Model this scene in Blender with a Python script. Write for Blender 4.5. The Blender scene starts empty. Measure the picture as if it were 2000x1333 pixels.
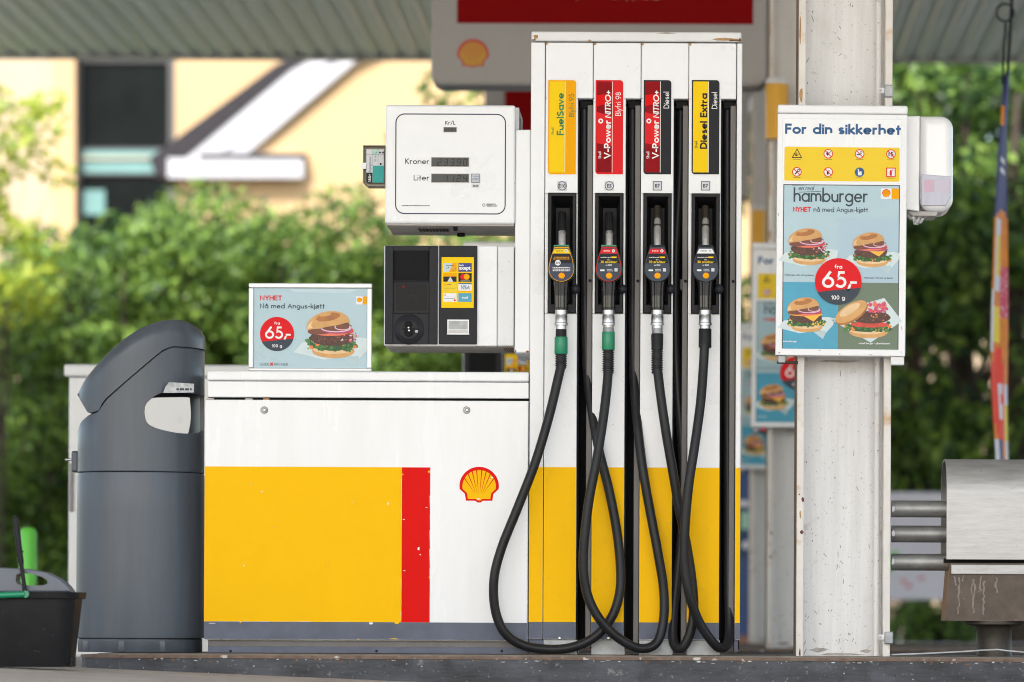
import bpy, bmesh, math, random
import numpy as np
from mathutils import Vector, Matrix

scene = bpy.context.scene
col = scene.collection
rad = math.radians

# ---------------------------------------------------------------- camera, light, exposure
F = 8832.0          # focal length in photo pixels (photo 2000 px wide)
H = 0.1025          # camera height above the island top
TH = 0.0045         # slight clockwise roll of the picture
D0 = 16.0           # distance of the dispenser front
cam = bpy.data.cameras.new('camera')
cam_o = bpy.data.objects.new('camera', cam); col.objects.link(cam_o)
cam_o.matrix_world = Matrix.Translation((0, -D0, H)) @ Matrix.Rotation(rad(90), 4, 'X') @ Matrix.Rotation(TH, 4, 'Z')
cam.sensor_width = 36.0
cam.lens = F / 2000.0 * 36.0
cam.shift_x = -335.0 / 2000.0
cam.shift_y = 556.5 / 2000.0
cam.clip_start = 0.1; cam.clip_end = 2000
cam.dof.use_dof = True
cam.dof.focus_distance = 15.97
cam.dof.aperture_fstop = 2.7
scene.camera = cam_o

SUN_EL, SUN_AZ = rad(42), rad(193)     # azimuth measured clockwise from +Y (north)
world = bpy.data.worlds.new("World"); scene.world = world; world.use_nodes = True
wn = world.node_tree
sky = wn.nodes.new('ShaderNodeTexSky'); sky.sky_type = 'NISHITA'; sky.sun_disc = False
sky.sun_elevation = SUN_EL; sky.sun_rotation = SUN_AZ
sky.air_density = 1.0; sky.dust_density = 2.0; sky.ozone_density = 1.0
wn.links.new(sky.outputs[0], wn.nodes['Background'].inputs[0])
wn.nodes['Background'].inputs[1].default_value = 0.15
sun = bpy.data.lights.new('sun', 'SUN'); sun.energy = 2.4; sun.angle = rad(0.5); sun.color = (1, .975, .94)
sun_o = bpy.data.objects.new('sun', sun); col.objects.link(sun_o)
sd = Vector((math.sin(SUN_AZ) * math.cos(SUN_EL), math.cos(SUN_AZ) * math.cos(SUN_EL), math.sin(SUN_EL)))
sun_o.rotation_euler = (-sd).to_track_quat('-Z', 'Y').to_euler()
scene.view_settings.view_transform = 'Standard'
scene.view_settings.look = 'None'
scene.view_settings.exposure = 1.62
scene.view_settings.gamma = 1
scene.render.engine = 'CYCLES'
scene.cycles.max_bounces = 8
scene.cycles.diffuse_bounces = 5
scene.cycles.use_denoising = True
scene.cycles.pixel_filter_type = 'BLACKMAN_HARRIS'
scene.cycles.filter_width = 1.05

# ---------------------------------------------------------------- photo pixel -> world helpers
def X(px, py=700, y=0.0):
    return ((px - 1335) * math.cos(TH) + (py - 1223) * math.sin(TH)) * (D0 + y) / F
def Z(px, py, y=0.0):
    return H - (-(px - 1335) * math.sin(TH) + (py - 1223) * math.cos(TH)) * (D0 + y) / F
def R(x0, y0, x1, y1, y=0.0):
    xm, ym = (x0 + x1) / 2, (y0 + y1) / 2
    return X(x0, ym, y), X(x1, ym, y), Z(xm, y1, y), Z(xm, y0, y)
def S(px, y=0.0):
    return px * (D0 + y) / F

# ---------------------------------------------------------------- materials
MATS = {}
def M(name, c, rough=.5, metal=0.0, var=0.0, scale=6.0, bump=0.0, bscale=60.0, coat=0.0, speck=None, stretch=None, spec=.5, alpha=1.0, trans=0.0):
    m = bpy.data.materials.new(name); m.use_nodes = True
    nt = m.node_tree; N = nt.nodes; L = nt.links
    p = N['Principled BSDF']
    p.inputs['Base Color'].default_value = (*c, 1)
    p.inputs['Roughness'].default_value = rough
    p.inputs['Metallic'].default_value = metal
    p.inputs['Coat Weight'].default_value = coat
    p.inputs['Coat Roughness'].default_value = .08
    p.inputs['Specular IOR Level'].default_value = spec
    p.inputs['Alpha'].default_value = alpha
    p.inputs['Transmission Weight'].default_value = trans
    if var or bump or speck:
        tc = N.new('ShaderNodeTexCoord'); vec = tc.outputs['Object']
        if stretch:
            mp = N.new('ShaderNodeMapping'); mp.inputs['Scale'].default_value = stretch
            L.new(vec, mp.inputs['Vector']); vec = mp.outputs[0]
    out = None
    if var:
        n = N.new('ShaderNodeTexNoise'); n.inputs['Scale'].default_value = scale; n.inputs['Detail'].default_value = 6; n.inputs['Roughness'].default_value = .62
        L.new(vec, n.inputs['Vector'])
        r = N.new('ShaderNodeValToRGB')
        r.color_ramp.elements[0].position = .3; r.color_ramp.elements[1].position = .72
        r.color_ramp.elements[0].color = (*[max(0, k * (1 - var)) for k in c], 1)
        r.color_ramp.elements[1].color = (*[min(1, k * (1 + var * .6)) for k in c], 1)
        L.new(n.outputs['Fac'], r.inputs[0]); out = r.outputs[0]
        rr = N.new('ShaderNodeMapRange'); rr.inputs[3].default_value = max(.02, rough - .08); rr.inputs[4].default_value = min(1, rough + .1)
        L.new(n.outputs['Fac'], rr.inputs[0]); L.new(rr.outputs[0], p.inputs['Roughness'])
    for sp in (speck or []):
        sc_, lo, hi, colr = sp
        n = N.new('ShaderNodeTexNoise'); n.inputs['Scale'].default_value = sc_; n.inputs['Detail'].default_value = 4
        L.new(tc.outputs['Object'], n.inputs['Vector'])
        r = N.new('ShaderNodeMapRange'); r.inputs[1].default_value = lo; r.inputs[2].default_value = hi
        L.new(n.outputs['Fac'], r.inputs[0])
        mx = N.new('ShaderNodeMix'); mx.data_type = 'RGBA'
        L.new(r.outputs[0], mx.inputs[0])
        if out is None: mx.inputs[6].default_value = (*c, 1)
        else: L.new(out, mx.inputs[6])
        mx.inputs[7].default_value = (*colr, 1); out = mx.outputs[2]
    if out is not None: L.new(out, p.inputs['Base Color'])
    if bump:
        n = N.new('ShaderNodeTexNoise'); n.inputs['Scale'].default_value = bscale; n.inputs['Detail'].default_value = 5
        L.new(vec, n.inputs['Vector'])
        b = N.new('ShaderNodeBump'); b.inputs['Strength'].default_value = bump; b.inputs['Distance'].default_value = .004
        L.new(n.outputs['Fac'], b.inputs['Height']); L.new(b.outputs[0], p.inputs['Normal'])
    MATS[name] = m
    return m
def leafmat(name, c, tr=.35):
    m = bpy.data.materials.new(name); m.use_nodes = True
    nt = m.node_tree; N = nt.nodes; L = nt.links
    N.remove(N['Principled BSDF'])
    d = N.new('ShaderNodeBsdfPrincipled'); d.inputs['Roughness'].default_value = .45; d.inputs['Base Color'].default_value = (*c, 1); d.inputs['Specular IOR Level'].default_value = .3
    t = N.new('ShaderNodeBsdfTranslucent'); t.inputs[0].default_value = (c[0] * 1.3, c[1] * 1.2, c[2] * .6, 1)
    mx = N.new('ShaderNodeMixShader'); mx.inputs[0].default_value = tr
    L.new(d.outputs[0], mx.inputs[1]); L.new(t.outputs[0], mx.inputs[2]); L.new(mx.outputs[0], N['Material Output'].inputs[0])
    return m

rust_c = (.22, .10, .035)
white = M('white_enamel', (.79, .80, .82), .28, var=.05, scale=5, coat=.15, speck=[(90, .735, .76, (.35, .33, .3))])
white2 = M('white_enamel_aged', (.74, .745, .75), .35, var=.07, scale=4, speck=[(70, .72, .75, (.33, .3, .27))])
white_door = M('white_door_paint', (.80, .81, .825), .25, var=.06, scale=3, coat=.2, stretch=(2.5, 2.5, .35))
grime = M('grimy_white', (.50, .46, .42), .6, var=.25, scale=14)
yellow = M('yellow_film', (.95, .52, .004), .35, var=.025, scale=4, spec=0.05)
red = M('red_film', (.74, .008, .006), .35, var=.05, scale=5, spec=0.05)
strip = M('grey_blue_film', (.135, .148, .19), .45, var=.18, scale=9, spec=0.12)
black = M('black_plastic', (.016, .016, .018), .42, var=.2, scale=12, spec=.18)
blackm = M('black_panel', (.021, .022, .027), .38, var=.2, scale=10, spec=.14)
deep = M('black_recess', (.012, .012, .013), .6, spec=0.1)
rubber = M('black_rubber', (.017, .017, .0185), .38, var=.3, scale=18, spec=.26)
channel = M('dark_channel', (.15, .14, .132), .5, metal=.3, var=.25, scale=10, stretch=(1, 1, .15))
chrome = M('worn_chrome', (.50, .495, .49), .3, metal=1, var=.25, scale=30)
steel = M('dull_steel', (.36, .36, .35), .5, metal=.75, var=.3, scale=14)
galv = M('galvanised_plate', (.36, .37, .38), .5, metal=.6, var=.3, scale=22)
brushed = M('brushed_metal', (.46, .45, .44), .5, metal=.7, var=.2, scale=9, stretch=(1, 1, 9), bump=.12, bscale=40, speck=[(40, .66, .75, (.38, .36, .34))])
brown = M('brown_metal', (.12, .092, .073), .5, metal=.25, var=.3, scale=16, speck=[(60, .68, .74, (.22, .17, .13))])
darkbrown = M('dark_brown_metal', (.05, .04, .03), .5, metal=.3, var=.4, scale=14)
wood = M('wood_edge', (.40, .19, .06), .6, var=.5, scale=8, stretch=(8, 8, .6))
greenp = M('green_plastic', (.003, .23, .11), .3, var=.06)
limep = M('lime_plastic', (.17, .72, .08), .4)
bin_g = M('bin_plastic', (.082, .096, .117), .34, var=.16, scale=6, bump=.06, bscale=160, spec=0.4, stretch=(3, 3, .4))
bin_d = M('bin_dark', (.012, .013, .015), .5)
bucket_m = M('bucket_plastic', (.014, .014, .0155), .5, var=.3, scale=20, speck=[(60, .70, .76, (.09, .09, .09))], spec=.18)
ink = M('black_ink', (.014, .015, .02), .5, spec=0.2)
navy = M('navy_ink', (.02, .03, .07), .5)
blue_t = M('blue_ink', (.008, .09, .25), .5)
slate = M('slate_ink', (.045, .06, .08), .5, spec=0.25)
wink = M('white_ink', (.82, .82, .82), .45)
pure = M('card_white', (.8, .8, .8), .5)
red_t = M('red_ink', (.74, .025, .03), .45, spec=0.05)
crimson = M('crimson_film', (.30, .008, .012), .4, var=.35, scale=9, spec=0.05)
greent = M('green_ink', (.003, .19, .04), .5)
orange = M('orange_film', (.90, .40, .003), .35, var=.03, spec=0.05)
yel2 = M('yellow_print', (.93, .62, .012), .4, spec=0.05)
yel3 = M('safety_yellow', (.88, .62, .05), .4, spec=0.05)
lcd = M('lcd_glass', (.092, .095, .092), .4, spec=.2)
lcd_on = M('lcd_segment', (.042, .043, .044), .5, spec=.1)
sky_p = M('poster_sky', (.37, .53, .60), .28, var=.06, scale=4, coat=.3, spec=0.3)
sky_p2 = M('poster_pale', (.47, .60, .66), .3, var=.05, scale=4)
sky_b = M('poster_cyan', (.07, .36, .52), .3, var=.12, scale=8, spec=0.25)
sage = M('poster_sage', (.145, .20, .135), .3, var=.08, scale=6, spec=0.25)
paperw = M('poster_paper', (.60, .70, .71), .4, var=.08, scale=20)
paper2 = M('poster_paper_shade', (.42, .55, .58), .4)
bun = M('bun_tan', (.68, .36, .12), .5, var=.16, scale=26)
bun_l = M('bun_light', (.80, .56, .30), .5, var=.16, scale=30)
bun_d = M('bun_brown', (.46, .17, .04), .5, var=.3, scale=30)
bun_in = M('bun_inside', (.20, .06, .03), .5, var=.3, scale=40)
patty = M('patty_brown', (.10, .035, .02), .5, var=.6, scale=110)
tom = M('tomato_red', (.66, .05, .025), .45, var=.3, scale=50)
tom_l = M('tomato_pink', (.80, .16, .08), .45)
onion = M('onion_purple', (.36, .05, .17), .45)
onion_l = M('onion_pale', (.78, .55, .66), .45)
lett = M('lettuce_green', (.07, .24, .035), .5, var=.5, scale=70)
lett_d = M('lettuce_dark', (.02, .09, .02), .5)
cheese = M('cheese_yellow', (.88, .45, .03), .45)
corn = M('corn_yellow', (.85, .55, .03), .45)
pinkc = M('cabbage_pink', (.70, .07, .19), .5, var=.4, scale=90)
carrot = M('carrot_orange', (.75, .22, .03), .5)
colpaint = M('column_paint', (.75, .745, .74), .5, var=.13, scale=9, stretch=(3, 3, .18),
             speck=[(85, .675, .74, (.30, .29, .28)), (170, .665, .73, (.36, .34, .33)), (20, .66, .80, (.50, .47, .44)), (3.2, .56, .80, (.54, .52, .48))], bump=.15, bscale=50)
colrust = M('column_edge_paint', (.72, .68, .63), .5, var=.12, scale=8, speck=[(7, .60, .70, (.55, .36, .2)), (60, .68, .72, (.2, .17, .15))])
rustm = M('rust', rust_c, .8, var=.5, scale=40)
rustl = M('rust_stain', (.48, .28, .12), .7, var=.4, scale=40)
maroon = M('primer_maroon', (.12, .025, .03), .6)
silverf = M('silver_frame', (.62, .63, .645), .35, metal=.35, var=.05)
clearp = M('smoky_plastic', (.45, .45, .56), .15, var=.1, scale=12, stretch=(9, 9, .4))
towelw = M('towel_plastic', (.87, .87, .875), .25, coat=.2)
tissue = M('tissue', (.88, .88, .87), .8)
smoke = M('smoky_olive_plastic', (.14, .115, .07), .2, var=.3, scale=30)
cardb = M('carton_white', (.62, .63, .66), .5)
teal = M('carton_teal', (.004, .33, .30), .5)
mint = M('carton_mint', (.38, .66, .52), .5)
canopy_m = M('canopy_sheet', (.80, .82, .76), .4, metal=.1, var=.12, scale=1.5, stretch=(3, .3, 1), spec=0.3)
trim_m = M('canopy_trim', (.62, .57, .55), .5, var=.1)
sgrey = M('sign_grey', (.37, .36, .355), .45, var=.04)
sred = M('sign_red', (.24, .002, .003), .5, var=.05, spec=0.05)
stucco = M('cream_render', (.45, .305, .155), .8, var=.08, scale=.8, bump=.2, bscale=20)
stucco_l = M('pale_render', (.40, .305, .20), .8, var=.08, scale=.9)
board_w = M('white_board', (.36, .36, .37), .5, var=.05)
roof_d = M('dark_roof_edge', (.03, .027, .03), .6, var=.2, spec=.1)
glass_d = M('dark_window_glass', (.005, .007, .007), .3, spec=.05, var=.5, scale=2)
teal_p = M('teal_panel', (.10, .22, .205), .4, var=.15, scale=2)
frame_d = M('dark_window_frame', (.05, .05, .05), .5)
asphalt = M('forecourt_surface', (.40, .365, .335), .85, var=.3, scale=4, bump=.5, bscale=90, speck=[(130, .62, .7, (.33, .3, .27))])
conc = M('worn_kerb_face', (.058, .062, .072), .6, var=.7, scale=6, bump=.5, bscale=40, stretch=(.8, 1, 2.0), speck=[(60, .63, .72, (.20, .19, .18)), (24, .66, .74, (.19, .18, .17)), (9, .60, .74, (.018, .018, .02))])
conc2 = M('kerb_wet_stain', (.03, .032, .036), .5, var=.4, scale=30)
conct = M('island_top', (.20, .17, .14), .7, var=.4, scale=9, bump=.3, bscale=50)
rust_edge = M('rusty_steel_edge', (.17, .11, .08), .55, metal=.3, var=.5, scale=20, speck=[(30, .62, .68, (.5, .46, .42))])
bluep = M('blue_slats', (.035, .085, .26), .45, var=.1)
dblue = M('deep_blue', (.008, .05, .16), .45)
lav = M('lavender_panel', (.76, .75, .84), .6, var=.1, scale=1)
soil = M('soil', (.13, .10, .075), .95, var=.4, scale=6, bump=.6, bscale=20)
bark = M('bark', (.07, .05, .035), .9, var=.4, scale=12, bump=.5, bscale=30)
leaf_a = leafmat('leaf_mid', (.125, .215, .045))
leaf_b = leafmat('leaf_light', (.24, .365, .07))
leaf_c = leafmat('leaf_dark', (.035, .075, .02))
leaf_y = leafmat('leaf_yellow', (.36, .42, .045))
fl_navy = M('flag_navy', (.045, .055, .19), .7)
fl_or = M('flag_orange', (.95, .27, .02), .7, var=.3, scale=12)
fl_wh = M('flag_white', (.78, .78, .84), .7)
fl_ye = M('flag_yellow', (.95, .70, .05), .7)
fl_red = M('flag_red', (.95, .06, .02), .7)
fl_pink = M('flag_pink', (.70, .08, .14), .7, speck=[(70, .58, .62, (.8, .6, .65))])

# ---------------------------------------------------------------- mesh builder
class B:
    def __init__(s): s.v = []; s.f = []; s.m = []; s.sm = []; s.mats = []
    def mi(s, m):
        if m not in s.mats: s.mats.append(m)
        return s.mats.index(m)
    def add(s, vs, fs, m, smooth=False):
        o = len(s.v); k = s.mi(m)
        s.v.extend([tuple(p) for p in vs])
        for f in fs:
            s.f.append([i + o for i in f]); s.m.append(k); s.sm.append(smooth)
    def bm(s, bm, m, smooth=False):
        bm.verts.index_update()
        s.add([v.co[:] for v in bm.verts], [[v.index for v in f.verts] for f in bm.faces], m, smooth); bm.free()
    def box(s, x0, x1, y0, y1, z0, z1, m, bev=0.0, seg=2):
        bm = bmesh.new(); bmesh.ops.create_cube(bm, size=1)
        for v in bm.verts:
            v.co = ((x0 + x1) / 2 + v.co.x * abs(x1 - x0), (y0 + y1) / 2 + v.co.y * abs(y1 - y0), (z0 + z1) / 2 + v.co.z * abs(z1 - z0))
        if bev: bmesh.ops.bevel(bm, geom=list(bm.edges), offset=min(bev, .45 * min(abs(x1 - x0), abs(y1 - y0), abs(z1 - z0))), segments=seg, profile=.5, affect='EDGES')
        s.bm(bm, m)
    def prism(s, pts, y0, y1, m, bev=0.0, seg=2):
        """polygon in X-Z extruded from y0 (front) to y1"""
        bm = bmesh.new()
        a = [bm.verts.new((p[0], y0, p[1])) for p in pts]; b = [bm.verts.new((p[0], y1, p[1])) for p in pts]
        n = len(pts); fa = bm.faces.new(a); bm.faces.new(b[::-1])
        for i in range(n): bm.faces.new((a[i], b[i], b[(i + 1) % n], a[(i + 1) % n]))
        bmesh.ops.recalc_face_normals(bm, faces=list(bm.faces))
        if bev: bmesh.ops.bevel(bm, geom=list(fa.edges), offset=bev, segments=seg, profile=.5, affect='EDGES')
        s.bm(bm, m)
    def flat(s, pts, y, m):
        ar = sum(pts[i][0] * pts[(i + 1) % len(pts)][1] - pts[(i + 1) % len(pts)][0] * pts[i][1] for i in range(len(pts)))
        if ar < 0: pts = pts[::-1]
        s.add([(p[0], y, p[1]) for p in pts], [list(range(len(pts)))], m)
    def rect(s, x0, x1, z0, z1, y, m, r=0.0, corners=(1, 1, 1, 1)):
        if r <= 0: return s.flat([(x0, z0), (x1, z0), (x1, z1), (x0, z1)], y, m)
        s.flat(rrect(x0, x1, z0, z1, r, corners), y, m)
    def disc(s, cx, cz, rx, y, m, rz=None, n=28):
        rz = rz or rx
        s.flat([(cx + rx * math.cos(2 * math.pi * i / n), cz + rz * math.sin(2 * math.pi * i / n)) for i in range(n)], y, m)
    def strip(s, pts, w, y, m, closed=False):
        """ribbon of width w along 2-D points"""
        P = [Vector(p) for p in pts]
        if closed and (P[0] - P[-1]).length < 1e-9: P = P[:-1]
        n = len(P); vs = []
        for i in range(n):
            a = P[i - 1] if (i > 0 or closed) else None; c = P[(i + 1) % n] if (i < n - 1 or closed) else None
            d1 = (P[i] - a).normalized() if a is not None and (P[i] - a).length > 1e-12 else None
            d2 = (c - P[i]).normalized() if c is not None and (c - P[i]).length > 1e-12 else None
            if d1 is None: d1 = d2
            if d2 is None: d2 = d1
            n1 = Vector((-d1.y, d1.x)); n2 = Vector((-d2.y, d2.x)); mm = n1 + n2
            if mm.length < .3: mm = n1
            mm.normalize(); k = min(1.7, 1 / max(.3, mm.dot(n1)))
            o = mm * (w / 2 * k); vs += [(P[i].x + o.x, y, P[i].y + o.y), (P[i].x - o.x, y, P[i].y - o.y)]
        fs = [[2 * i, 2 * i + 1, (2 * i + 3) % (2 * n), (2 * i + 2) % (2 * n)] for i in range(n if closed else n - 1)]
        s.add(vs, fs, m)
    def ring(s, cx, cz, r, w, y, m, n=36):
        s.strip([(cx + r * math.cos(2 * math.pi * i / n), cz + r * math.sin(2 * math.pi * i / n)) for i in range(n)], w, y, m, True)
    def lathe(s, prof, c, m, axis='Z', seg=28, smooth=True, cap=True):
        """prof: list of (radius, height)"""
        vs = []; fs = []
        for r, h in prof:
            for i in range(seg):
                a = 2 * math.pi * i / seg; p, q = r * math.cos(a), r * math.sin(a)
                if axis == 'Z': vs.append((c[0] + p, c[1] + q, c[2] + h))
                elif axis == 'Y': vs.append((c[0] + p, c[1] + h, c[2] + q))
                else: vs.append((c[0] + h, c[1] + p, c[2] + q))
        for j in range(len(prof) - 1):
            for i in range(seg):
                k = (i + 1) % seg; fs.append([j * seg + i, j * seg + k, (j + 1) * seg + k, (j + 1) * seg + i])
        if axis == 'Y': fs = [f[::-1] for f in fs]
        s.add(vs, fs, m, smooth)
        if cap:
            e = (len(prof) - 1) * seg
            s.add([vs[i] for i in range(seg)], [list(range(seg))[::-1]], m); s.add([vs[e + i] for i in range(seg)], [list(range(seg))], m)
    def tube(s, pts, r, m, seg=14, smooth=True, sub=0, cap=True):
        P = [Vector(p) for p in pts]
        if sub: P = catmull(P, sub)
        n = len(P); rr = r if callable(r) else (lambda t: r)
        t0 = (P[1] - P[0]).normalized(); u = t0.cross(Vector((0, 1, 0.01)));
        if u.length < .1: u = t0.cross(Vector((1, 0, 0)))
        u.normalize(); vs = []
        for i in range(n):
            t = (P[min(n - 1, i + 1)] - P[max(0, i - 1)]).normalized()
            u = (u - t * u.dot(t)).normalized(); w = t.cross(u); R_ = rr(i / (n - 1))
            for k in range(seg):
                a = 2 * math.pi * k / seg; vs.append(P[i] + (u * math.cos(a) + w * math.sin(a)) * R_)
        fs = [[i * seg + k, i * seg + (k + 1) % seg, (i + 1) * seg + (k + 1) % seg, (i + 1) * seg + k] for i in range(n - 1) for k in range(seg)]
        s.add(vs, fs, m, smooth)
        if cap: s.add(vs[:seg], [list(range(seg))[::-1]], m); s.add(vs[-seg:], [list(range(seg))], m)
    def build(s, name, parent=None, origin=None, angle=None):
        me = bpy.data.meshes.new(name)
        o_ = Vector(wloc(parent)) if parent is not None else Vector(origin or (0, 0, 0))
        me.from_pydata([(v[0] - o_.x, v[1] - o_.y, v[2] - o_.z) for v in s.v], [], s.f)
        for m in s.mats: me.materials.append(m)
        me.polygons.foreach_set('material_index', s.m); me.polygons.foreach_set('use_smooth', s.sm)
        if angle: me.set_sharp_from_angle(angle=rad(angle))
        me.update()
        ob = bpy.data.objects.new(name, me); col.objects.link(ob)
        if parent is not None: ob.parent = parent
        else: ob.location = o_
        return ob
def wloc(o):
    l = Vector((0, 0, 0))
    while o is not None: l += o.location; o = o.parent
    return l
def rrect(x0, x1, z0, z1, r, corners=(1, 1, 1, 1), n=6):
    pts = []
    for (cx, cz, a0, px, pz), on in zip(((x0 + r, z0 + r, 180, x0, z0), (x1 - r, z0 + r, 270, x1, z0), (x1 - r, z1 - r, 0, x1, z1), (x0 + r, z1 - r, 90, x0, z1)), corners):
        if on: pts += [(cx + r * math.cos(rad(a0 + 90 * i / n)), cz + r * math.sin(rad(a0 + 90 * i / n))) for i in range(n + 1)]
        else: pts.append((px, pz))
    return pts
def catmull(P, sub):
    out = []; Q = [P[0] * 2 - P[1]] + P + [P[-1] * 2 - P[-2]]
    for i in range(1, len(Q) - 2):
        for k in range(sub):
            t = k / sub; a, b, c, d = Q[i - 1], Q[i], Q[i + 1], Q[i + 2]
            out.append(.5 * ((2 * b) + (c - a) * t + (2 * a - 5 * b + 4 * c - d) * t * t + (3 * b - a - 3 * c + d) * t ** 3))
    out.append(P[-1]); return out
def thing(name, label, cat, loc=(0, 0, 0), group=None):
    o = bpy.data.objects.new(name, None); col.objects.link(o); o.location = loc; o.empty_display_size = .1
    return tag(o, label, cat, group)
def tag(o, label, cat, group=None):
    o['label'] = label; o['category'] = cat
    if group: o['group'] = group
    return o
def struct(o, kind='structure'): o['kind'] = kind; return o
def copy_tree(o, parent=None, top=True):
    c = o.copy(); col.objects.link(c)
    if parent is not None: c.parent = parent
    for ch in [k for k in o.children]: copy_tree(ch, c, False)
    return c
def modified(ob, *mods):
    """apply modifiers through the depsgraph"""
    for t, kw in mods:
        m = ob.modifiers.new(t, t)
        for k, v in kw.items(): setattr(m, k, v)
    bpy.context.view_layer.update()
    dg = bpy.context.evaluated_depsgraph_get()
    me = bpy.data.meshes.new_from_object(ob.evaluated_get(dg)); ob.modifiers.clear(); old = ob.data; ob.data = me
    me.name = old.name
    return ob

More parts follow.
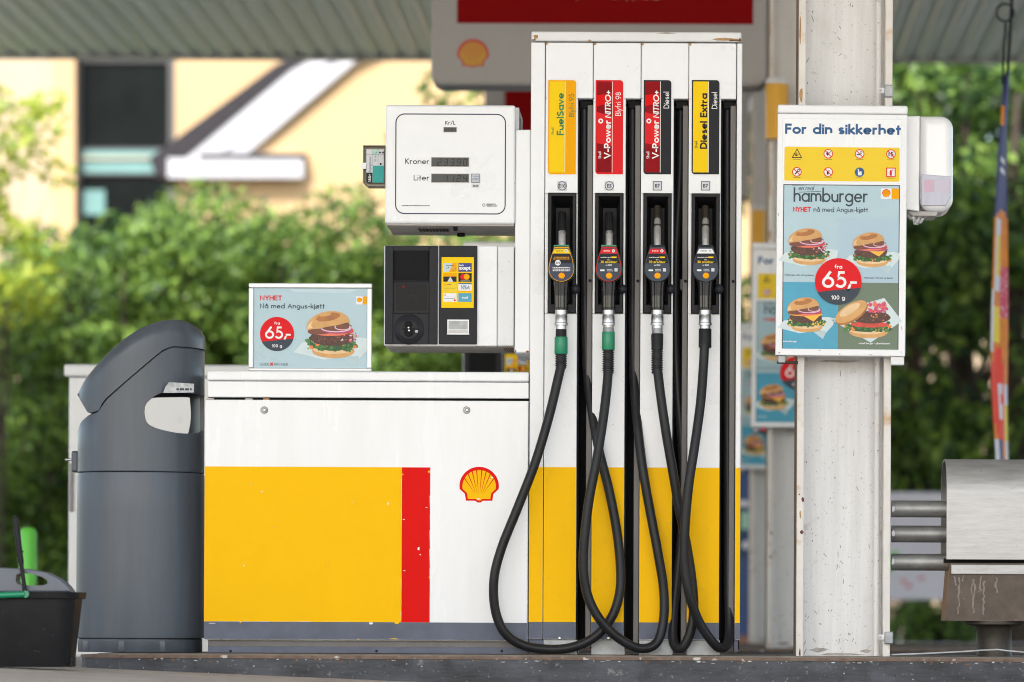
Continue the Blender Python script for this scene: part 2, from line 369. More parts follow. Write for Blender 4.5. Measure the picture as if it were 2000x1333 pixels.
# ---------------------------------------------------------------- geometric stroke lettering
def _L(*a): return [(a[i], a[i + 1]) for i in range(0, len(a), 2)]
def _A(cx, cy, rx, ry, a0, a1, n=14): return [(cx + rx * math.cos(rad(a0 + (a1 - a0) * i / n)), cy + ry * math.sin(rad(a0 + (a1 - a0) * i / n))) for i in range(n + 1)]
O_ = _A(.3, .3, .3, .3, 0, 360, 24)
G = {
 'a': (.6, [O_, _L(.6, 0, .6, .6)]), 'b': (.6, [_L(0, 0, 0, 1.05), O_]), 'c': (.5, [_A(.3, .3, .3, .3, 48, 312)]), 'd': (.6, [O_, _L(.6, 0, .6, 1.05)]),
 'e': (.6, [_L(0.02, .3, .6, .3) + _A(.3, .3, .3, .3, 0, 318)]), 'f': (.34, [_A(.3, .84, .18, .21, 80, 180) + _L(.12, 0), _L(0, .6, .3, .6)]),
 'g': (.6, [O_, _L(.6, .6, .6, -.08) + _A(.3, -.08, .3, .25, 0, -150)]), 'h': (.5, [_L(0, 0, 0, 1.05), _A(.25, .35, .25, .25, 180, 0) + _L(.5, 0)]),
 'i': (.0, [_L(0, 0, 0, .58), _L(0, .91, 0, .93)]), 'j': (.0, [_L(0, .58, 0, -.3), _L(0, .91, 0, .93)]), 'k': (.44, [_L(0, 0, 0, 1.05), _L(.40, .6, .02, .28), _L(.08, .33, .45, 0)]),
 'l': (.0, [_L(0, 0, 0, 1.05)]), 'm': (.84, [_L(0, 0, 0, .6), _A(.21, .38, .21, .22, 180, 0) + _L(.42, 0), _A(.63, .38, .21, .22, 180, 0) + _L(.84, 0)]),
 'n': (.5, [_L(0, 0, 0, .6), _A(.25, .35, .25, .25, 180, 0) + _L(.5, 0)]), 'o': (.6, [O_]), 'p': (.6, [_L(0, -.35, 0, .6), O_]), 'q': (.6, [O_, _L(.6, -.35, .6, .6)]),
 'r': (.3, [_L(0, 0, 0, .6), _A(.22, .36, .22, .24, 180, 60)]), 's': (.4, [_A(.2, .45, .17, .15, 25, 270, 12) + _A(.2, .15, .2, .15, 90, -155, 12)[1:]]),
 't': (.28, [_L(.13, 0, .13, .9), _L(0, .6, .27, .6)]), 'u': (.5, [_L(0, .6, 0, .25) + _A(.25, .25, .25, .25, 180, 360) + _L(.5, .6), _L(.5, 0, .5, .3)]),
 'v': (.48, [_L(0, .6, .24, 0, .48, .6)]), 'w': (.8, [_L(0, .6, .2, 0, .4, .6, .6, 0, .8, .6)]), 'x': (.44, [_L(0, .6, .44, 0), _L(.44, .6, 0, 0)]),
 'y': (.5, [_L(0, .6, .25, .02), _L(.5, .6, .1, -.35)]), 'z': (.44, [_L(0, .6, .44, .6, 0, 0, .44, 0)]),
 'å': (.6, [O_, _L(.6, 0, .6, .6), _A(.33, .86, .1, .1, 0, 360)]), 'ø': (.6, [O_, _L(.0, -.06, .6, .66)]),
 'A': (.76, [_L(0, 0, .38, 1, .76, 0), _L(.14, .33, .62, .33)]), 'Å': (.76, [_L(0, 0, .38, .9, .76, 0), _L(.14, .3, .62, .3), _A(.38, 1.12, .1, .1, 0, 360)]),
 'B': (.54, [_L(0, 0, 0, 1, .25, 1) + _A(.25, .77, .23, .23, 90, -90) + _L(0, .54), _L(0, .54, .27, .54) + _A(.27, .27, .27, .27, 90, -90) + _L(0, 0)]),
 'C': (.8, [_A(.5, .5, .5, .5, 45, 315, 22)]), 'D': (.7, [_L(0, 0, 0, 1, .22, 1) + _A(.22, .5, .48, .5, 90, -90, 18) + _L(0, 0)]),
 'E': (.45, [_L(.45, 1, 0, 1, 0, 0, .45, 0), _L(0, .52, .42, .52)]), 'F': (.42, [_L(.42, 1, 0, 1, 0, 0), _L(0, .52, .38, .52)]),
 'G': (.95, [_A(.5, .5, .5, .5, 42, 350, 24), _L(.55, .46, 1.0, .46)]), 'H': (.62, [_L(0, 0, 0, 1), _L(.62, 0, .62, 1), _L(0, .52, .62, .52)]), 'I': (.0, [_L(0, 0, 0, 1)]),
 'K': (.56, [_L(0, 0, 0, 1), _L(.5, 1, .02, .48), _L(.1, .55, .56, 0)]), 'L': (.42, [_L(0, 1, 0, 0, .42, 0)]), 'M': (.8, [_L(0, 0, .1, 1, .4, .25, .7, 1, .8, 0)]),
 'N': (.66, [_L(0, 0, 0, 1, .66, 0, .66, 1)]), 'O': (1.0, [_A(.5, .5, .5, .5, 0, 360, 30)]), 'P': (.5, [_L(0, 0, 0, 1, .24, 1) + _A(.24, .72, .27, .28, 90, -90) + _L(0, .44)]),
 'R': (.52, [_L(0, 0, 0, 1, .24, 1) + _A(.24, .74, .26, .26, 90, -90) + _L(0, .48), _L(.2, .48, .52, 0)]),
 'S': (.52, [_A(.27, .75, .23, .25, 30, 270, 14) + _A(.26, .25, .26, .25, 90, -150, 14)[1:]]), 'T': (.56, [_L(.28, 0, .28, 1), _L(0, 1, .56, 1)]),
 'U': (.6, [_L(0, 1, 0, .3) + _A(.3, .3, .3, .3, 180, 360) + _L(.6, 1)]), 'V': (.7, [_L(0, 1, .35, 0, .7, 1)]), 'X': (.6, [_L(0, 1, .6, 0), _L(.6, 1, 0, 0)]), 'Y': (.6, [_L(0, 1, .3, .46, .6, 1), _L(.3, .46, .3, 0)]),
 '0': (.52, [_A(.26, .5, .26, .5, 0, 360, 26)]), '1': (.2, [_L(0, .8, .2, 1, .2, 0)]), '2': (.52, [_A(.25, .72, .25, .28, 170, -25) + _L(0, 0, .52, 0)]),
 '3': (.5, [_A(.23, .76, .22, .24, 160, -90) + _A(.24, .26, .26, .26, 90, -160)]), '5': (.55, [_L(.5, 1, .16, 1, .08, .56) + _A(.24, .31, .3, .31, 118, -150, 18)]),
 '6': (.62, [_A(.31, .31, .31, .31, 0, 360, 26), _L(.05, .45, .42, 1)]), '7': (.52, [_L(0, 1, .52, 1, .15, 0)]), '8': (.5, [_A(.25, .76, .21, .24, 0, 360, 22), _A(.25, .27, .25, .27, 0, 360, 22)]),
 '9': (.62, [_A(.31, .69, .31, .31, 0, 360, 26), _L(.57, .55, .2, 0)]), '4': (.56, [_L(.42, 0, .42, 1, 0, .28, .58, .28)]),
 ',': (.12, [_L(.14, .12, .04, -.2)]), '-': (.3, [_L(0, .36, .3, .36)]), '+': (.46, [_L(0, .4, .46, .4), _L(.23, .16, .23, .64)]), '.': (.02, [_L(.0, 0, .0, .08)]), '/': (.42, [_L(0, -.12, .42, 1.12)]), ' ': (.22, []),
}
def T(b, s, x, z, h, y, mat, w=.14, sp=None, rot=0, align='l', slant=0.0, wx=1.0, fit=None):
    """stroke lettering: cap height h, baseline start (x, z), in the plane y"""
    sp = (w + (.055 if w > .17 else .10)) if sp is None else sp
    tot = sum(G[c][0] * wx + sp for c in s) - sp + w
    if fit: wx *= fit / (tot * h); sp *= fit / (tot * h); tot = sum(G[c][0] * wx + sp for c in s) - sp + w
    off = {'l': 0, 'c': -tot / 2, 'r': -tot}[align]
    cx = off + w / 2; ca, sa = math.cos(rad(rot)), math.sin(rad(rot)); k = 0
    for c in s:
        a, strokes = G[c]
        for st in strokes:
            pts = []
            for (px_, py_) in st:
                yy = w / 2 + py_ * (1 - w); xx = cx + px_ * wx + slant * yy
                pts.append((x + h * (xx * ca - yy * sa), z + h * (xx * sa + yy * ca)))
            cl = (Vector(pts[0]) - Vector(pts[-1])).length < 1e-6
            if not cl:   # square ends so that strokes meet
                e = h * w * .48
                p0, p1 = Vector(pts[0]), Vector(pts[1]); pts[0] = tuple(p0 - (p1 - p0).normalized() * (e if len(pts) < 6 else 0))
                q0, q1 = Vector(pts[-1]), Vector(pts[-2]); pts[-1] = tuple(q0 - (q1 - q0).normalized() * (e if len(pts) < 6 else 0))
            b.strip(pts, h * w, y - k * 2.5e-5, mat, cl); k = (k + 1) % 4
        cx += a * wx + sp
    return tot * h
def TB(b, s, x, z, h, y, mat, bold=0.0, fit=None, align='l', rot=0, sp=1.0):
    """built-in sans lettering, cap height h"""
    cu = bpy.data.curves.new('t', 'FONT'); cu.body = s; cu.size = 1; cu.offset = bold; cu.space_character = sp; cu.resolution_u = 3
    ob = bpy.data.objects.new('t', cu); col.objects.link(ob); bpy.context.view_layer.update()
    me = bpy.data.meshes.new_from_object(ob.evaluated_get(bpy.context.evaluated_depsgraph_get()))
    vs = [v.co.copy() for v in me.vertices]; fs = [list(p.vertices) for p in me.polygons]
    bpy.data.objects.remove(ob); bpy.data.meshes.remove(me)
    if not vs: return
    k = h / .72; x0 = min(v.x for v in vs); x1 = max(v.x for v in vs); kx = k if not fit else fit / (x1 - x0)
    off = {'l': 0, 'c': -(x1 - x0) / 2 * kx, 'r': -(x1 - x0) * kx}[align]; ca, sa = math.cos(rad(rot)), math.sin(rad(rot)); out = []
    for v in vs:
        xx, yy = (v.x - x0) * kx + off, v.y * k; out.append((x + xx * ca - yy * sa, y, z + xx * sa + yy * ca))
    b.add(out, fs, mat)
def stain(b, cx, cz, w, h, y, m, rng, n=11):
    b.flat([(cx + w / 2 * math.cos(2 * math.pi * i / n) * rng.uniform(.55, 1.1), cz + h / 2 * math.sin(2 * math.pi * i / n) * rng.uniform(.55, 1.1)) for i in range(n)], y, m)
def tiny(b, x0, x1, z, h, y, m, rng):
    """illegible small print as a run of dashes"""
    x = x0
    while x < x1:
        w = rng.uniform(.9, 2.6) * h; b.rect(x, min(x1, x + w), z, z + h, y, m); x += w + .5 * h
def emblem(b, cx, cz, r, y, rm=None, ym=None, rays=True):
    rm = rm or red; ym = ym or yellow
    def outline(k, dz=0):
        p = [(math.cos(rad(a)), math.sin(rad(a)) * .98) for a in np.linspace(-9, 189, 30)]
        p += [(-.72, -.40), (-.67, -.74), (-.2, -.745), (-.08, -.83), (.08, -.83), (.2, -.745), (.67, -.74), (.72, -.40)]
        return [(cx + r * q[0] * k, cz + r * (q[1] * k + dz)) for q in p]
    b.flat(outline(1), y, rm); b.flat(outline(.85, -.02), y - .0004, ym)
    if rays:
        for a in (28, 48, 65, 81, 99, 115, 132, 152):
            d = Vector((math.cos(rad(a)), math.sin(rad(a)))); n_ = Vector((-d.y, d.x)) * .028
            base = Vector((d.x * .18, -.48 + .05 * abs(d.x))); tip = d * .86
            b.flat([(cx + r * (base.x), cz + r * base.y), (cx + r * (tip.x - n_.x), cz + r * (tip.y - n_.y)), (cx + r * (tip.x + n_.x), cz + r * (tip.y + n_.y))], y - .0008, rm)

# ---------------------------------------------------------------- the setting: ground, islands, canopy
def road_z(x):
    return float(np.interp(x, [-2.3, -.9, .6, 1.5], [-.042, -.0955, -.135, -.15]))
b = B(); xs = [-150, -40, -12, -5, -2.3, -1.9, -1.4, -.9, -.4, .1, .6, 1.5, 5, 12, 40, 150]; ys = [-60, -16, -6, 0, 6, 12, 20, 30, 60, 220]
vs = [(x, y, road_z(x)) for y in ys for x in xs]; n = len(xs)
b.add(vs, [[j * n + i, j * n + i + 1, (j + 1) * n + i + 1, (j + 1) * n + i] for j in range(len(ys) - 1) for i in range(n - 1)], asphalt)
struct(b.build('ground'))

def island(y0):
    b = B(); xl, xr, yf, yb = X(148, 1280, -.4), 9.0, y0 - .40, y0 + .95
    r = .16
    def outline(k):
        p = [(xr, yf + k), (xl + r + k, yf + k)] + [(xl + r + k - (r) * math.sin(a), yf + k + r - r * math.cos(a)) for a in np.linspace(.2, math.pi / 2, 6)] + [(xl + k, yb - k), (xr, yb - k)]
        return p
    def slab(k, z0, z1, m):
        p = outline(k); n = len(p)
        b.add([(q[0], q[1], z0) for q in p] + [(q[0], q[1], z1) for q in p], [[i, n + i, n + (i + 1) % n, (i + 1) % n] for i in range(n)] + [list(range(n, 2 * n))[::-1]], m)
    slab(0, -.25, -.016, conc)
    slab(-.004, -.016, -.006, rust_edge)
    slab(.05, -.006, -.001, conct)
    if y0 == 0:
        rk = random.Random(31)
        for i in range(170):
            x_ = rk.uniform(xl + .2, 1.4); top_ = rk.random() < .6
            stain(b, x_, -.018 - (abs(rk.gauss(0, .004)) if top_ else rk.uniform(.01, .07)), rk.uniform(.003, .022 if top_ else .009), rk.uniform(.0015, .005), yf - .0006, rk.choice((grime, rustm, cardb, grime) if top_ else (grime, ink, strip)), rk, 8)
    return struct(b.build('kerb'))
for k in range(3): island(k * 5.7)

CZ = 4.5
b = B(); ca = thing('forecourt_canopy', 'wide grey corrugated steel canopy roof above the pumps', 'canopy', (0, 0, CZ))
pts = []; x = -14.0; p_ = .158
while x < 12:
    pts += [(x, 0), (x + .06, 0), (x + .08, .018), (x + .135, .018)]; x += p_
y0, y1 = -9.3, 19.2; n = len(pts)
b.add([(q[0], y0, CZ + q[1]) for q in pts] + [(q[0], y1, CZ + q[1]) for q in pts], [[i, n + i, n + i + 1, i + 1] for i in range(n - 1)], canopy_m)
b.build('roof_sheet', ca)
b = B(); b.box(-14, 12, y0, y1, CZ + .06, CZ + .5, canopy_m); b.build('roof_deck', ca)
b = B(); b.box(-14.05, 12.05, y1 + .004, y1 + .05, CZ - .006, CZ + .55, trim_m, .003); b.box(-14.05, 12.05, y1 - .22, y1 + .003, CZ - .008, CZ - .002, trim_m)
b.build('edge_trim', ca)
b = B(); b.box(-14.05, 12.05, y0 - .06, y0 - .004, CZ - .07, CZ + .55, trim_m, .005); b.build('edge_trim', ca)

# ---------------------------------------------------------------- fuel dispenser
rng = random.Random(4)
disp = thing('fuel_dispenser', 'white and yellow four hose fuel dispenser in the foreground', 'fuel pump', (X(1040, 1279), 0, 0), 'dispensers on the islands')
DEP = .43
def part(b, name, parent=disp, angle=None): return b.build(name, parent, angle=angle)
tz_top, tz_hdr0, tz_hdr1 = Z(1240, 83), Z(1240, 193), Z(1240, 84)
zbot = Z(1240, 1250)
e = [X(k, 200) for k in (1037, 1065, 1129, 1158.5, 1222.5, 1252, 1316, 1345, 1408.5, 1438.5, 1449.5)]
b = B()
# left and right stiles with their painted zones
zy1, zy0 = Z(1240, 913.5), Z(1240, 1216)
def zoned(b, x0, x1, y0, y1, zb, zt, bev=.003):
    b.box(x0, x1, y0, y1, zb, zt, white, bev)
    b.rect(x0 + .0003, x1 - .0003, zy0, zy1, y0 - .0006, yellow); b.rect(x0 + .0003, x1 - .0003, zb + .002, zy0, y0 - .0006, strip)
zoned(b, e[0], e[1] - .0015, 0, DEP, zbot, tz_hdr1); zoned(b, e[9] + .0015, e[10], 0, DEP, zbot, tz_hdr1)
for k in range(4):
    x0, x1 = e[1 + 2 * k] + .001, (e[3 + 2 * k] if k < 3 else e[9]) - .001
    b.box(x0, x1, .001, DEP, tz_hdr0, tz_hdr1, white, .003)
    stain(b, x0 + .004, tz_hdr1 - .004, .012, .012, .0004, rustl, rng)
b.box(e[0], e[10], .17, DEP - .005, .02, tz_hdr0 - .001, deep)
part(b, 'tower_frame')
b = B(); b.box(X(1038, 70), X(1448.5, 70), -.008, DEP + .008, Z(1240, 82), Z(1240, 63), white2, .006, 3)
for (px, py, w, h, m) in ((1043, 79, 10, 5, rustm), (1047, 73, 14, 10, rustl), (1152, 80, 9, 4, rustl), (1436, 80, 26, 4, rustm), (1420, 78, 60, 6, rustl), (1300, 66, 40, 4, grime), (1445, 79, 6, 8, rustm)):
    stain(b, X(px, py), Z(px, py), S(w), S(h), -.0086, m, rng)
part(b, 'cap')
LAB = [('FuelSave', 'Blyfri 95'), ('V-Power', 'Blyfri 98'), ('V-Power', 'Diesel'), ('Diesel Extra', 'Diesel')]
badge = ['E10', 'E5', 'B7', 'B7']
ncx = [1098, 1190, 1284, 1378]
bz1, bz0 = Z(1240, 378), Z(1240, 613)
for k in range(4):
    x0, x1 = e[1 + 2 * k] + .001, e[2 + 2 * k]
    bx0, bx1 = X(ncx[k] - 28, 495), X(ncx[k] + 27.5, 495)
    b = B()
    b.box(x0, x1, 0, .16, bz1 - .002, tz_hdr0 - .0008, white, .002)            # above the boot
    b.box(x0, bx0 + .003, 0, .16, bz0, bz1 - .0025, white, .001); b.box(bx1 - .003, x1, 0, .16, bz0, bz1 - .0025, white, .001)
    zoned(b, x0, x1, 0, .16, zbot, bz0 - .0005, .002)
    for q in range(9):
        px, py = rng.uniform(ncx[k] - 28, ncx[k] + 28), rng.uniform(640, 1200)
        stain(b, X(px, py), Z(px, py), S(rng.uniform(1.2, 2.6)), S(rng.uniform(1.2, 2.6)), -.0012, grime, rng, 7)
    part(b, 'column_panel')
    b = B()   # boot: flange, sloping walls, back
    fx = [(bx0, bx1, bz0, bz1, -.010), (bx0 + .0035, bx1 - .0035, bz0 + .0035, bz1 - .0035, -.014), (bx0 + .012, bx1 - .012, bz0 + .03, bz1 - .012, -.014), (bx0 + .026, bx1 - .026, bz0 + .05, bz1 - .045, .085)]
    vs = []
    for (a0, a1, c0, c1, yy) in [(bx0, bx1, bz0, bz1, -.0002)] + fx: vs += [(a0, yy, c0), (a1, yy, c0), (a1, yy, c1), (a0, yy, c1)]
    fs = [[4 * j + i, 4 * j + (i + 1) % 4, 4 * j + 4 + (i + 1) % 4, 4 * j + 4 + i] for j in range(4) for i in range(4)] + [[16, 17, 18, 19]]
    b.add(vs, fs, black)
    part(b, 'nozzle_boot')
    b = B(); b.lathe([(S(9), 0), (S(9), -.02), (S(7.5), -.026), (S(3), -.028)], (X(ncx[k] + 26, 566), -.014, Z(ncx[k] + 26, 566)), blackm, 'Y'); part(b, 'knob')
    # slot between the panels
    sx0, sx1 = e[2 + 2 * k], e[3 + 2 * k]
    b = B(); w = sx1 - sx0
    b.box(sx0 + w * .62, sx1 - .0008, .03, .168, .02, tz_hdr0 - .02, channel, .002)
    b.box(sx0 + .001, sx0 + w * .12, .06, .168, .02, tz_hdr0 - .02, deep)
    b.box(sx0 + w * .14, sx1 - .003, .04, .16, tz_hdr0 - .03, tz_hdr0 - .003, deep, .003)
    b.box(sx0 + w * .2, sx1 - w * .1, .135, .168, Z(1200, 560), Z(1200, 540), galv)
    b.lathe([(S(3), 0), (S(3), -.002)], (sx1 - w * .16, .029, Z(1240, 548)), deep, 'Y', 12)
    part(b, 'hose_channel')
    # fuel label
    lx0, lx1, lz0, lz1 = R(ncx[k] - 27.5 + (.5 if k else 0), 157, ncx[k] + 27, 341); W = lx1 - lx0; Hh = lz1 - lz0
    b = B(); edge = [orange, red_t, ink, ink][k]; mainm = [yel2, crimson, crimson, yel2][k]; side = [orange, red_t, ink, ink][k]
    b.rect(lx0 - .003, lx1 + .004, lz0 - .005, lz1 + .003, -.0006, pure)
    b.rect(lx0, lx1, lz0, lz1, -.0010, edge, .012, (1, 0, 1, 0))
    split = lx0 + W * .60
    b.rect(lx0 + W * .05, split, lz0 + Hh * .02, lz1 - Hh * .015, -.0014, mainm)
    if k in (1, 2):
        b.flat([(lx0 + W * .05, lz0 + Hh * .33), (split, lz0 + Hh * .3), (split, lz0 + Hh * .62), (lx0 + W * .05, lz0 + Hh * .66)], -.0017, red_t)
        b.flat([(lx0 + W * .05, lz0 + Hh * .72), (split, lz0 + Hh * .76), (split, lz0 + Hh * .86), (lx0 + W * .05, lz0 + Hh * .84)], -.0017, red)
    b.rect(split, split + W * .018, lz0 + Hh * .02, lz1 - Hh * .015, -.0020, wink)
    lab = part(b, 'fuel_label')
    b = B(); a, c = LAB[k]
    bx = lx0 + W * .56
    if k == 0:
        T(b, a, bx, lz0 + Hh * .415, W * .25, -.0024, greent, .19, rot=90, fit=Hh * .45); T(b, c, lx0 + W * .93, lz0 + Hh * .61, W * .19, -.0024, greent, .10, rot=90, fit=Hh * .245)
        T(b, 'Shell', lx0 + W * .21, lz0 + Hh * .42, W * .09, -.0024, greent, .12, rot=90, fit=Hh * .075)
    elif k < 3:
        T(b, a, bx, lz0 + Hh * .165, W * .25, -.0024, wink, .20, rot=90, fit=Hh * .41)
        T(b, 'NITRO+', bx, lz0 + Hh * .595, W * .22, -.0024, wink, .19, rot=90, fit=Hh * .29, slant=.15)
        b.ring(lx0 + W * .19, lz0 + Hh * .565, W * .065, W * .05, -.0024, wink)
        T(b, 'Shell', lx0 + W * .21, lz0 + Hh * .165, W * .10, -.0024, wink, .13, rot=90, fit=Hh * .075)
        T(b, c, lx0 + W * .92, lz0 + Hh * (.62 if k == 1 else .70), W * .2, -.0024, wink, .11, rot=90, fit=Hh * (.25 if k == 1 else .175))
    else:
        T(b, a, bx, lz0 + Hh * .27, W * .26, -.0024, ink, .21, rot=90, fit=Hh * .59); T(b, c, lx0 + W * .92, lz0 + Hh * .695, W * .2, -.0024, wink, .11, rot=90, fit=Hh * .175)
        T(b, 'Shell', lx0 + W * .21, lz0 + Hh * .275, W * .10, -.0024, ink, .13, rot=90, fit=Hh * .075)
    b.build('lettering', lab)
    b = B(); cx, cz = X(ncx[k], 363.5), Z(ncx[k], 363.5); q = S(8.2)
    b.rect(cx - q * 1.15, cx + q * 1.15, cz - q * 1.15, cz + q * 1.15, -.0006, cardb)
    if k < 2: b.ring(cx, cz, q, S(1.4), -.0010, navy)
    else: b.strip([(cx - q, cz - q), (cx + q, cz - q), (cx + q, cz + q), (cx - q, cz + q)], S(1.3), -.0010, navy, True)
    TB(b, badge[k], cx, cz - S(3.2), S(6.6), -.0010, navy, .03, align='c')
    part(b, 'grade_badge')
b = B()
for k in range(4): b.box(e[1 + 2 * k] + .002, e[2 + 2 * k] + .004, .012, .3, 0, zbot - .001, galv)
b.box(e[0], e[1], .012, .3, 0, zbot - .001, strip); b.box(e[9], e[10] - .006, .012, .3, 0.012, zbot - .001, strip)
part(b, 'base_plate')
for px in (1093, 1188, 1280):
    b = B(); b.lathe([(S(3.4), 0), (S(3.4), -.002), (S(2), -.003)], (X(px, 1247), -.0008, Z(px, 1247)), chrome, 'Y', 14); part(b, 'bolt')

# cabinet
cx0, cx1 = X(402, 1000), X(1031.5, 1000)
b = B(); b.box(cx0 + .006, cx1, .012, DEP, Z(716, 1252), Z(716, 782) - .001, white2)
b.box(cx0 + .004, cx1, .002, DEP, Z(716, 777.5), Z(716, 746), white_door, .003)
b.box(cx0 + .004, cx1, .03, DEP, Z(716, 782), Z(716, 777), deep)
part(b, 'cabinet_body')
b = B(); b.box(cx0 + .002, cx1 + .001, -.008, DEP + .008, Z(716, 745), Z(716, 726), white_door, .006, 3); part(b, 'cabinet_lid')
b = B(); dx0, dx1, dz0, dz1 = R(399.5, 782.5, 1031, 1250.5)
b.box(dx0, dx1, -.006, .0115, dz0, dz1, white_door, .0025)
door = part(b, 'cabinet_door')
b = B(); zt, zb_ = Z(620, 912.5), Z(620, 1215)
xr0, xr1 = X(784.5, 1060), X(840, 1060)
def ragged(x0, x1, z0, z1, rng, which):
    p = [(x0, z0)]
    xx = x0
    while 'b' in which and xx < x1 - .03:
        xx += rng.uniform(.02, .09)
        if xx < x1 - .004: p += [(xx, z0 + rng.uniform(-.0006, .0016)), (xx + .003, z0)]
    p += [(x1, z0)]; zz = z0
    while 'r' in which and zz < z1 - .05:
        zz += rng.uniform(.02, .08)
        if zz < z1 - .006: p += [(x1 + rng.uniform(-.002, .0004), zz), (x1, zz + .004)]
    return p + [(x1, z1), (x0, z1)]
b.flat(ragged(dx0 + .0004, xr0, zb_, zt, rng, 'br'), -.0066, yellow)
for (px, py, w, h) in ((490, 945, 4, 2), (512, 961, 7, 2), (692, 981, 4, 2), (758, 984, 2, 7), (536, 1030, 3, 2), (477, 1105, 4, 3), (640, 1100, 2, 2)):
    stain(b, X(px, py), Z(px, py), S(w), S(h), -.0070, white_door, rng, 7)
b.build('yellow_stripe', door)
b = B(); b.flat(ragged(xr0 + .0003, xr1, zb_, zt, rng, 'r'), -.0066, red)
for (px, py, w, h) in ((818, 1072, 5, 9), (821, 1084, 3, 3), (790, 1115, 5, 2), (787, 927, 4, 3), (838, 922, 4, 6), (789, 1015, 6, 2), (833, 992, 5, 1.5), (839, 1128, 4, 4)):
    stain(b, X(px, py), Z(px, py), S(w), S(h), -.0070, yel3 if w == 4 else white_door, rng, 7)
b.build('red_stripe', door)
b = B(); b.flat(ragged(dx0 + .0004, dx1 - .0004, dz0 + .0015, zb_ - .0003, rng, ''), -.0066, strip)
for (px, py, w, h, m) in ((725, 1218, 9, 6, white_door), (776, 1217, 12, 5, yellow), (470, 1216, 4, 4, yellow), (770, 1248, 18, 2, yellow), (700, 1249, 8, 1.5, yellow), (432, 1249, 6, 2, rustm), (600, 1247, 3, 1, rustl), (880, 1249, 3, 2, rustl), (414, 1218, 16, 3, grime)):
    stain(b, X(px, py), Z(px, py), S(w), S(h), -.0070, m, rng, 8)
b.build('grey_stripe', door)
b = B(); emblem(b, X(936, 950), Z(936, 950), S(38.5), -.0066)
for (px, py, w, h) in ((961, 933, 5, 3), (957, 938, 3, 2), (934, 975, 8, 3)): stain(b, X(px, py), Z(px, py), S(w), S(h), -.0082, white_door, rng, 7)
b.build('emblem', door)
for px in (516.5, 911.5):
    b = B(); c = (X(px, 801.5), -.006, Z(px, 801.5))
    b.lathe([(S(7.2), 0), (S(7.2), -.003), (S(6), -.0045)], c, steel, 'Y', 24); b.lathe([(S(3.6), -.0046), (S(3.4), -.008), (S(2), -.0095)], (c[0] + .0012, c[1], c[2]), chrome, 'Y', 18)
    b.build('lock', door)
for (px, py, w) in ((486, 780, 14), (520, 780, 12), (410, 779, 14)):
    b = B(); b.box(X(px - w / 2, py), X(px + w / 2, py), -.001, .029, Z(px, py + 1.6), Z(px, py - 1.4), rustl if w == 12 else grime); part(b, 'hinge_tab')
b = B(); b.box(X(405, 1262), X(1031, 1262), .02, .4, 0.012, Z(716, 1251) - .001, channel); b.box(X(406, 1270), X(1031, 1270), .008, .4, 0, Z(716, 1264), strip, .002)
for px in (450, 735, 980): b.lathe([(S(2.6), 0), (S(2.6), -.001)], (X(px, 1272), .0075, Z(px, 1272)), deep, 'Y', 10)
part(b, 'plinth')

# neck behind display and terminal
b = B(); b.box(X(1005.5, 460), X(1035.5, 460), .012, DEP, Z(1020, 689, 0), Z(1020, 253), white, .004); b.box(X(1004, 280), X(1012, 280), .06, DEP - .02, Z(1008, 252) + .0005, Z(1008, 207), white2)
for (px, py, w, h) in ((1007, 686, 3, 8), (1030, 687, 8, 5)): stain(b, X(px, py), Z(px, py), S(w), S(h), .0114, rustm, rng)
part(b, 'neck')
# display head
hx0, hx1, hz0, hz1 = R(752.5, 205.5, 1006, 440)
b = B(); b.box(hx0, hx1, 0, DEP, hz0 + .004, hz1, white, .008, 3)
b.box(hx0 + .004, hx1 - .004, .012, DEP - .01, hz0 - .001, hz0 + .02, grime)
b.box(hx0 + .004, hx1 - .004, .004, .02, hz1 - S(9), hz1 - S(8), grime)
b.box(hx0 + .11, hx0 + .22, .1, .19, hz0 - .006, hz0 - .0012, channel); b.lathe([(.009, 0), (.008, -.012), (.004, -.015)], (X(888, 440), .06, hz0 - .001), black, 'Z', 14)
for q in range(9): b.box(hx0 + .114 + q * .0118, hx0 + .122 + q * .0118, .105, .185, hz0 - .008, hz0 - .0062, deep)
b.box(X(884, 440), X(900, 440), .3, .33, hz0 - .014, hz0 - .0012, black, .004)
head = part(b, 'display_head')
b = B(); ox0, ox1, oz0, oz1 = R(773, 223.5, 987, 418)
b.strip(rrect(ox0, ox1, oz0, oz1, S(17), n=8), S(2.2), -.0008, navy, True)
T(b, 'Kr/L', X(879.5, 244), Z(879.5, 244), S(7.4), -.0008, ink, .15, fit=S(20), align='c')
T(b, 'Kroner', X(838.5, 321), Z(838.5, 321), S(11), -.0008, ink, .13, fit=S(47), align='r')
T(b, 'Liter', X(838.5, 353), Z(838.5, 353), S(11), -.0008, ink, .13, fit=S(30.5), align='r')
tiny(b, X(785, 402), X(839, 402), Z(812, 403), S(1.6), -.0008, slate, rng)
b.ring(X(945, 401), Z(945, 401), S(2.6), S(1.0), -.0008, navy, 8)
TB(b, 'GILBARCO', X(950, 400), Z(950, 400.5), S(2.6), -.0008, navy, .03, fit=S(18)); TB(b, 'VEEDER-ROOT', X(950, 404), Z(950, 404), S(2.6), -.0008, navy, .03, fit=S(21))
b.build('lettering', head)
SEG = {'0': 'abcdef', '1': 'bc', '2': 'abged', '3': 'abgcd', '4': 'fgbc', '5': 'afgcd', '6': 'afgedc', '7': 'abc', '8': 'abcdefg', '9': 'abcdfg'}
